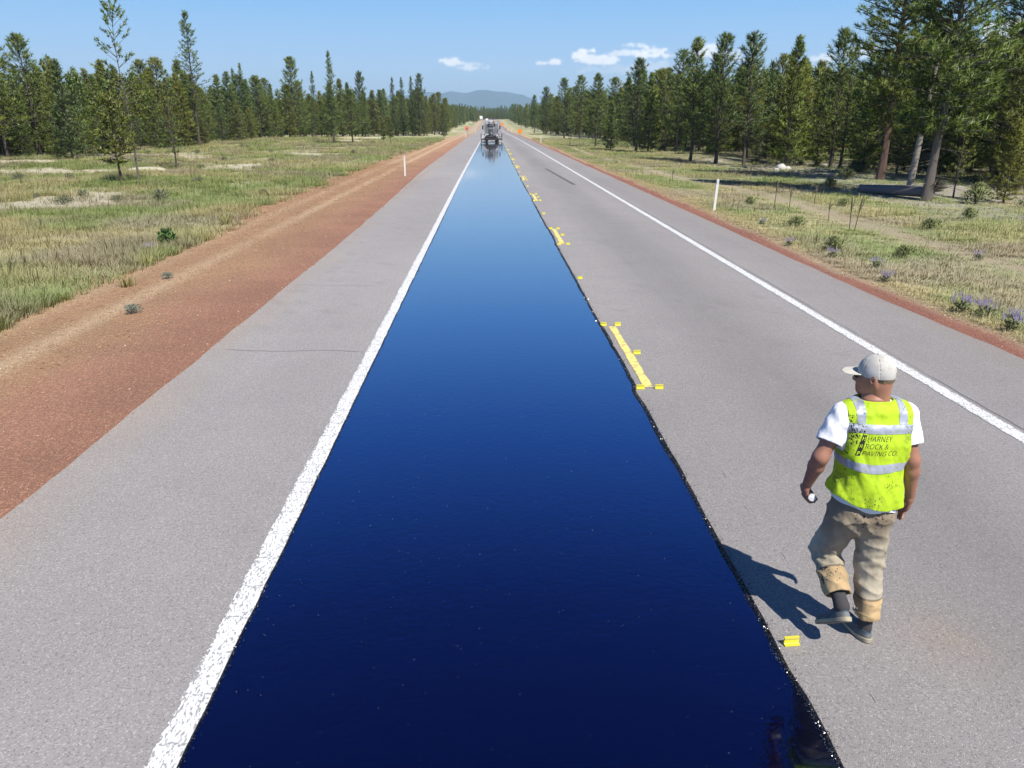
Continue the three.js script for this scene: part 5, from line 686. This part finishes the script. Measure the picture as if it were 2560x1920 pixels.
{ // trousers with lighter sewn-on lower legs
  const pants = (x, y, z) => {
    let d = Math.max(torso(x, y, z) - .010, .86 - y); d = smin(d, ell(x, y, z, [-.034, .87, .010], [.160, .16, .120]), .05);
    const w = (k, f) => Math.sin(k) * f;
    let L = cap(x, y, z, [J.hipL[0] + .002, J.hipL[1] - .065, J.hipL[2] + .005], J.knL, .112, .094); L = smin(L, cap(x, y, z, J.knL, [mix(J.knL[0], J.anL[0], .82), mix(J.knL[1], J.anL[1], .82), mix(J.knL[2], J.anL[2], .82)], .092, .084), .03);
    const nl = V3(J.anL[0] - J.knL[0], J.anL[1] - J.knL[1], J.anL[2] - J.knL[2]).normalize(), cl = [mix(J.knL[0], J.anL[0], .80), mix(J.knL[1], J.anL[1], .80), mix(J.knL[2], J.anL[2], .80)], pl = (x - cl[0]) * nl.x + (y - cl[1]) * nl.y + (z - cl[2]) * nl.z; if (y < .62) L = Math.max(L, pl);
    let R = cap(x, y, z, [J.hipR[0] - .004, J.hipR[1] - .065, J.hipR[2] + .01], J.knR, .110, .090); R = smin(R, cap(x, y, z, J.knR, [J.anR[0], .17, J.anR[2] - .005], .091, .083), .03); R = Math.max(R, .155 + .02 * (z - .05) - y);
    { const kk = mix(.018, .06, sstep(.66, .84, y)); d = smin(smin(d, L, kk), R, kk); } d = Math.max(d, y - .985);
    const fr = Math.exp(-(((y - .5) / .12) ** 2)) + .7 * Math.exp(-(((y - .24) / .09) ** 2));
    d += (fbm(x * 16, y * 11, z * 16, 3) - .5) * .018 + .007 * Math.abs(Math.sin(y * 34 + x * 22 - z * 14 + 5 * fbm(x * 5, y * 4, z * 5, 2))) + w(y * 95 + fbm(x * 9, y * 7, z * 9, 2) * 9 + x * 18, .0028) * fr;
    if (y < .40) { const inR = cap(x, y, z, J.knR, [J.anR[0], 0, J.anR[2]], .07, .07), a = [J.knL[0] + nl.x * .25, J.knL[1] + nl.y * .25, J.knL[2] + nl.z * .25], inL = cap(x, y, z, a, [a[0] + nl.x * .3, a[1] + nl.y * .3, a[2] + nl.z * .3], .066, .066); if (y < .22 && z < .16) d = Math.max(d, -inR); if (pl > -.04) d = Math.max(d, -inL); }
    return d;
  };
  const nl = V3(J.anL[0] - J.knL[0], J.anL[1] - J.knL[1], J.anL[2] - J.knL[2]).normalize();
  const col = (x, y, z, a, b, c) => {
    const m = fbm(x * 9, y * 7, z * 9, 4), f = fbm(x * 60, y * 60, z * 60, 2); let t = [.44, .385, .285]; const along = x < -.02 ? (x - J.knL[0]) * nl.x + (y - J.knL[1]) * nl.y + (z - J.knL[2]) * nl.z : 0;
    const patch = x < -.02 ? along > .135 && y < .52 : y < .305, seam = x < -.02 ? Math.abs(along - .135) < .005 && y < .52 : Math.abs(y - .305) < .005; if (patch) t = [.50, .35, .18];
    let g = .72 + .5 * m; const soil = sstep(.45, .72, fbm(x * 6 + 4, y * 4, z * 6, 4)) * .6; t = t.map((v, i) => mix(v * g, [.16, .125, .085][i], soil));
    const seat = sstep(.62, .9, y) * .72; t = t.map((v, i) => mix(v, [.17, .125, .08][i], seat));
    const near = (p, r) => Math.exp(-((x - p[0]) ** 2 + (y - p[1]) ** 2 + (z - p[2]) ** 2) / (r * r)); const tarry = near([-.19, .43, .0], .06) + near([.0, .90, .13], .10) * .5 + near([-.12, .86, .14], .07) * .4 + near([.13, .62, .08], .05) * .5; if (fbm(x * 95, y * 80, z * 95, 2) < .17 + tarry * .34 && tarry > .06) t = [.02, .02, .018];
    if (seam) t = t.map((v) => v * .4); if (Math.abs(x - (.165)) < .003 && z > -.02 && y < .9 && y > .3) t = t.map((v) => v * .6);
    return t.map((v) => v * (.9 + .2 * f));
  };
  part('trousers', netMesh(pants, [-.30, .12, -.34], [.27, 1.04, .26], .0068, col), new THREE.MeshStandardMaterial({ vertexColors: true, roughness: .92 }), man);
}
{ // socks and shoes
  const sockM = std(.045, .042, .045, .9), dir = (a, b) => V3(b[0] - a[0], b[1] - a[1], b[2] - a[2]).normalize();
  const shoeUp = (x, y, z) => { // heel at z = .09, toe at z = -.2, sole at y = 0
    const t = clamp((.095 - z) / .295), w = mix(.036, .048, Math.sin(Math.min(1, t * 1.15) * Math.PI * .62)), h = mix(.088, .044, sstep(.12, .75, t)); let d = (Math.pow(Math.pow(Math.abs(x + .006 * Math.sin(t * 3)) / w, 2.6) + Math.pow(Math.abs(y - .018) / (h), 2.2) + Math.pow(Math.abs(z + .055) / .150, 5), 1 / 2.6) - 1) * .036; d = Math.max(d, .016 - y); return Math.max(d, -ell(x, y, z, [0, .10, .045], [.030, .045, .052])); };
  const soleF = (x, y, z) => { const t = clamp((.10 - z) / .305), w = mix(.040, .051, Math.sin(Math.min(1, t * 1.15) * Math.PI * .62)); const q = (Math.pow(Math.pow(Math.abs(x + .006 * Math.sin(t * 3)) / w, 3) + Math.pow(Math.abs(z + .055) / .156, 4.5), 1 / 3) - 1) * .04; return Math.max(q, y - .026 - .006 * sstep(.3, 0, t), .0 - y) ; };
  const up = netMesh(shoeUp, [-.07, 0, -.24], [.07, .13, .13], .005, (x, y, z) => { const m = fbm(x * 30, y * 30, z * 30, 3), heel = sstep(.02, .06, z), c = y > .075 || (z > .03 && y > .06) ? [.045, .085, .12] : heel > .5 ? [.14, .143, .14] : [.07, .085, .095]; const st = Math.abs(Math.sin((y * 1.3 - z * .6) * 70)) < .16 && z < .03 ? 1.7 : 1; return c.map((v) => v * (.7 + .6 * m) * st); }), so = netMesh(soleF, [-.075, -.01, -.24], [.075, .05, .13], .005, (x, y, z) => { const m = fbm(x * 40, y * 40, z * 40, 2); return (y < .006 ? [.12, .10, .08] : [.34, .30, .21]).map((v) => v * (.7 + .5 * m)); });
  const vm = () => new THREE.MeshStandardMaterial({ vertexColors: true, roughness: .75 });
  const shoe = (q, p) => { const M = new THREE.Matrix4().compose(p, q, V3(1, 1, 1)), a = part('shoe', up.clone().applyMatrix4(M), vm(), man); part('sole', so.clone().applyMatrix4(M), vm(), a); };
  shoe(new THREE.Quaternion().setFromEuler(new THREE.Euler(0, .14, 0, 'YXZ')), V3(.078, .002, .03));
  const f = V3(-.20, -.60, -.76).normalize(), shin = dir(J.anL, J.knL), rt = f.clone().cross(V3(shin.x, shin.y, shin.z)).normalize(), upv = rt.clone().cross(f).normalize(), qm = new THREE.Quaternion().setFromRotationMatrix(new THREE.Matrix4().makeBasis(rt, upv, f.clone().negate()));
  const anchor = V3(...J.anL).addScaledVector(upv, -.095).addScaledVector(f, .045); shoe(qm, anchor);
  const sA = J.anL, sB = [mix(J.anL[0], J.knL[0], .26), mix(J.anL[1], J.knL[1], .26), mix(J.anL[2], J.knL[2], .26)], foot = anchor.clone().addScaledVector(upv, .05);
  part('sock', netMesh((x, y, z) => smin(cap(x, y, z, sA, sB, .043, .0445), cap(x, y, z, sA, foot.toArray(), .042, .03), .02), [-.22, .12, -.04], [-.02, .42, .26], .006), sockM, man);
  part('sock', netMesh((x, y, z) => cap(x, y, z, [J.anR[0], .06, J.anR[2]], [J.anR[0] - .0, .2, J.anR[2] - .01], .041, .046), [.0, 0, -.02], [.17, .27, .15], .006), sockM, man);
}
{ // hair, cap, sunglasses
  part('hair', headG((x, y, z) => { let d = Math.max(ell(x, y, z, [0, .022, .016], [.081, .102, .099]), -.078 - y + .0 * z, -(z + .005) + (y > .0 ? .03 : 0)); d = Math.max(d, y - .05); if (Math.abs(x) > .06 && z < .03 && y < .03) d = Math.max(d, .03 - z); return d + (fbm(x * 160, y * 40, z * 160, 2) - .5) * .006; }, [-.1, -.1, -.06], [.1, .08, .13], .0038, (x, y, z) => { const m = fbm(x * 220, y * 30, z * 220, 2), c = y < -.045 ? [.30, .19, .11] : [.21, .145, .075]; return c.map((v) => v * (.6 + .8 * m)); }), new THREE.MeshStandardMaterial({ vertexColors: true, roughness: .7 }), man);
  const dome = (x, y, z) => { const R = [.089, .110, .106], c = [0, .022, .010]; let d = ell(x, y, z, c, R); d = Math.max(d, .012 - .20 * (z + .09) * .35 - y); d = Math.max(d, -ell(x, y, z, c, [.083, .104, .1])); const an = Math.atan2(x, z); d += .0022 * Math.exp(-((Math.sin(an * 3) / .10) ** 2)) * .6; return d; };
  const capCol = (x, y, z) => { const m = fbm(x * 14, y * 14, z * 14, 4), dirt = sstep(.42, .7, fbm(x * 22 + 5, y * 22, z * 22, 3)); return [.50, .485, .45].map((v, i) => mix(v * (.85 + .25 * m), [.33, .30, .27][i], dirt * .5 + (y < .03 ? .12 : 0))); };
  const capM = new THREE.MeshStandardMaterial({ vertexColors: true, roughness: .9 });
  const hat = part('cap', headG(dome, [-.11, -.03, -.12], [.11, .15, .14], .0042, capCol), capM, man);
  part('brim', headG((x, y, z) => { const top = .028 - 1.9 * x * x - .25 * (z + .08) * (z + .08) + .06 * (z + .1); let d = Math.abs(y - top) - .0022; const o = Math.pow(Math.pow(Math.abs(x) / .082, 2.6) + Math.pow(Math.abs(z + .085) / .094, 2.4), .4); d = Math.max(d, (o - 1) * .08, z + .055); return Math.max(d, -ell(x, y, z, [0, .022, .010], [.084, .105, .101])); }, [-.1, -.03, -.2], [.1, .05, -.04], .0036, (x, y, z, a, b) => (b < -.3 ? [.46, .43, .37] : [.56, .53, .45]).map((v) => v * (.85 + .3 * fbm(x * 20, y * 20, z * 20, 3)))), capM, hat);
  const btn = new THREE.SphereGeometry(.008, 10, 6); btn.scale(1, .6, 1); btn.translate(0, .134, .010); btn.applyMatrix4(HEAD); part('button', btn, std(.55, .53, .5, .9), hat);
  const sg = part('sunglasses', headG((x, y, z) => { let d = 9; for (const s of [-1, 1]) d = Math.min(d, Math.max(ell(x, y, z, [s * .034, .004, -.088], [.030, .021, .016]), -ell(x, y, z, [s * .034, .004, -.072], [.034, .026, .016]))); for (const s of [-1, 1]) d = Math.min(d, cap(x, y, z, [s * .062, .012, -.080], [s * .084, .012, .012], .0035, .003)); return Math.min(d, cap(x, y, z, [-.01, .01, -.106], [.01, .01, -.106], .003, .003)); }, [-.1, -.04, -.13], [.1, .05, .03], .0028), std(.012, .012, .014, .15), man);
}
{ // what he carries in his left hand
  const t = base('canister', man.position.x + canC[0], canC[1], man.position.z + canC[2]); tag(t, 'small pale round-ended canister held in the walking worker\'s left hand', 'canister');
  const g = new THREE.LatheGeometry([[0, -.062], [.0185, -.062], [.0205, -.060], [.0205, .05], [.0195, .056], [.0235, .058], [.024, .075], [.0225, .079], [.0001, .079]].map(([r, y]) => new THREE.Vector2(r, y)), 28); g.rotateX(Math.PI / 2); part('can', g, std(.5, .5, .48, .45, { metalness: .1 }), t);
  const l = new THREE.LatheGeometry([[.0001, .0825], [.004, .0822], [.006, .0795], [.017, .0795], [.018, .0785]].map(([r, y]) => new THREE.Vector2(r, y)), 20); l.rotateX(Math.PI / 2); part('lid', l, std(.66, .66, .63, .5), t);
  t.rotation.set(-.32, -.25, 0, 'YXZ');
}
renderer.render(scene, camera);
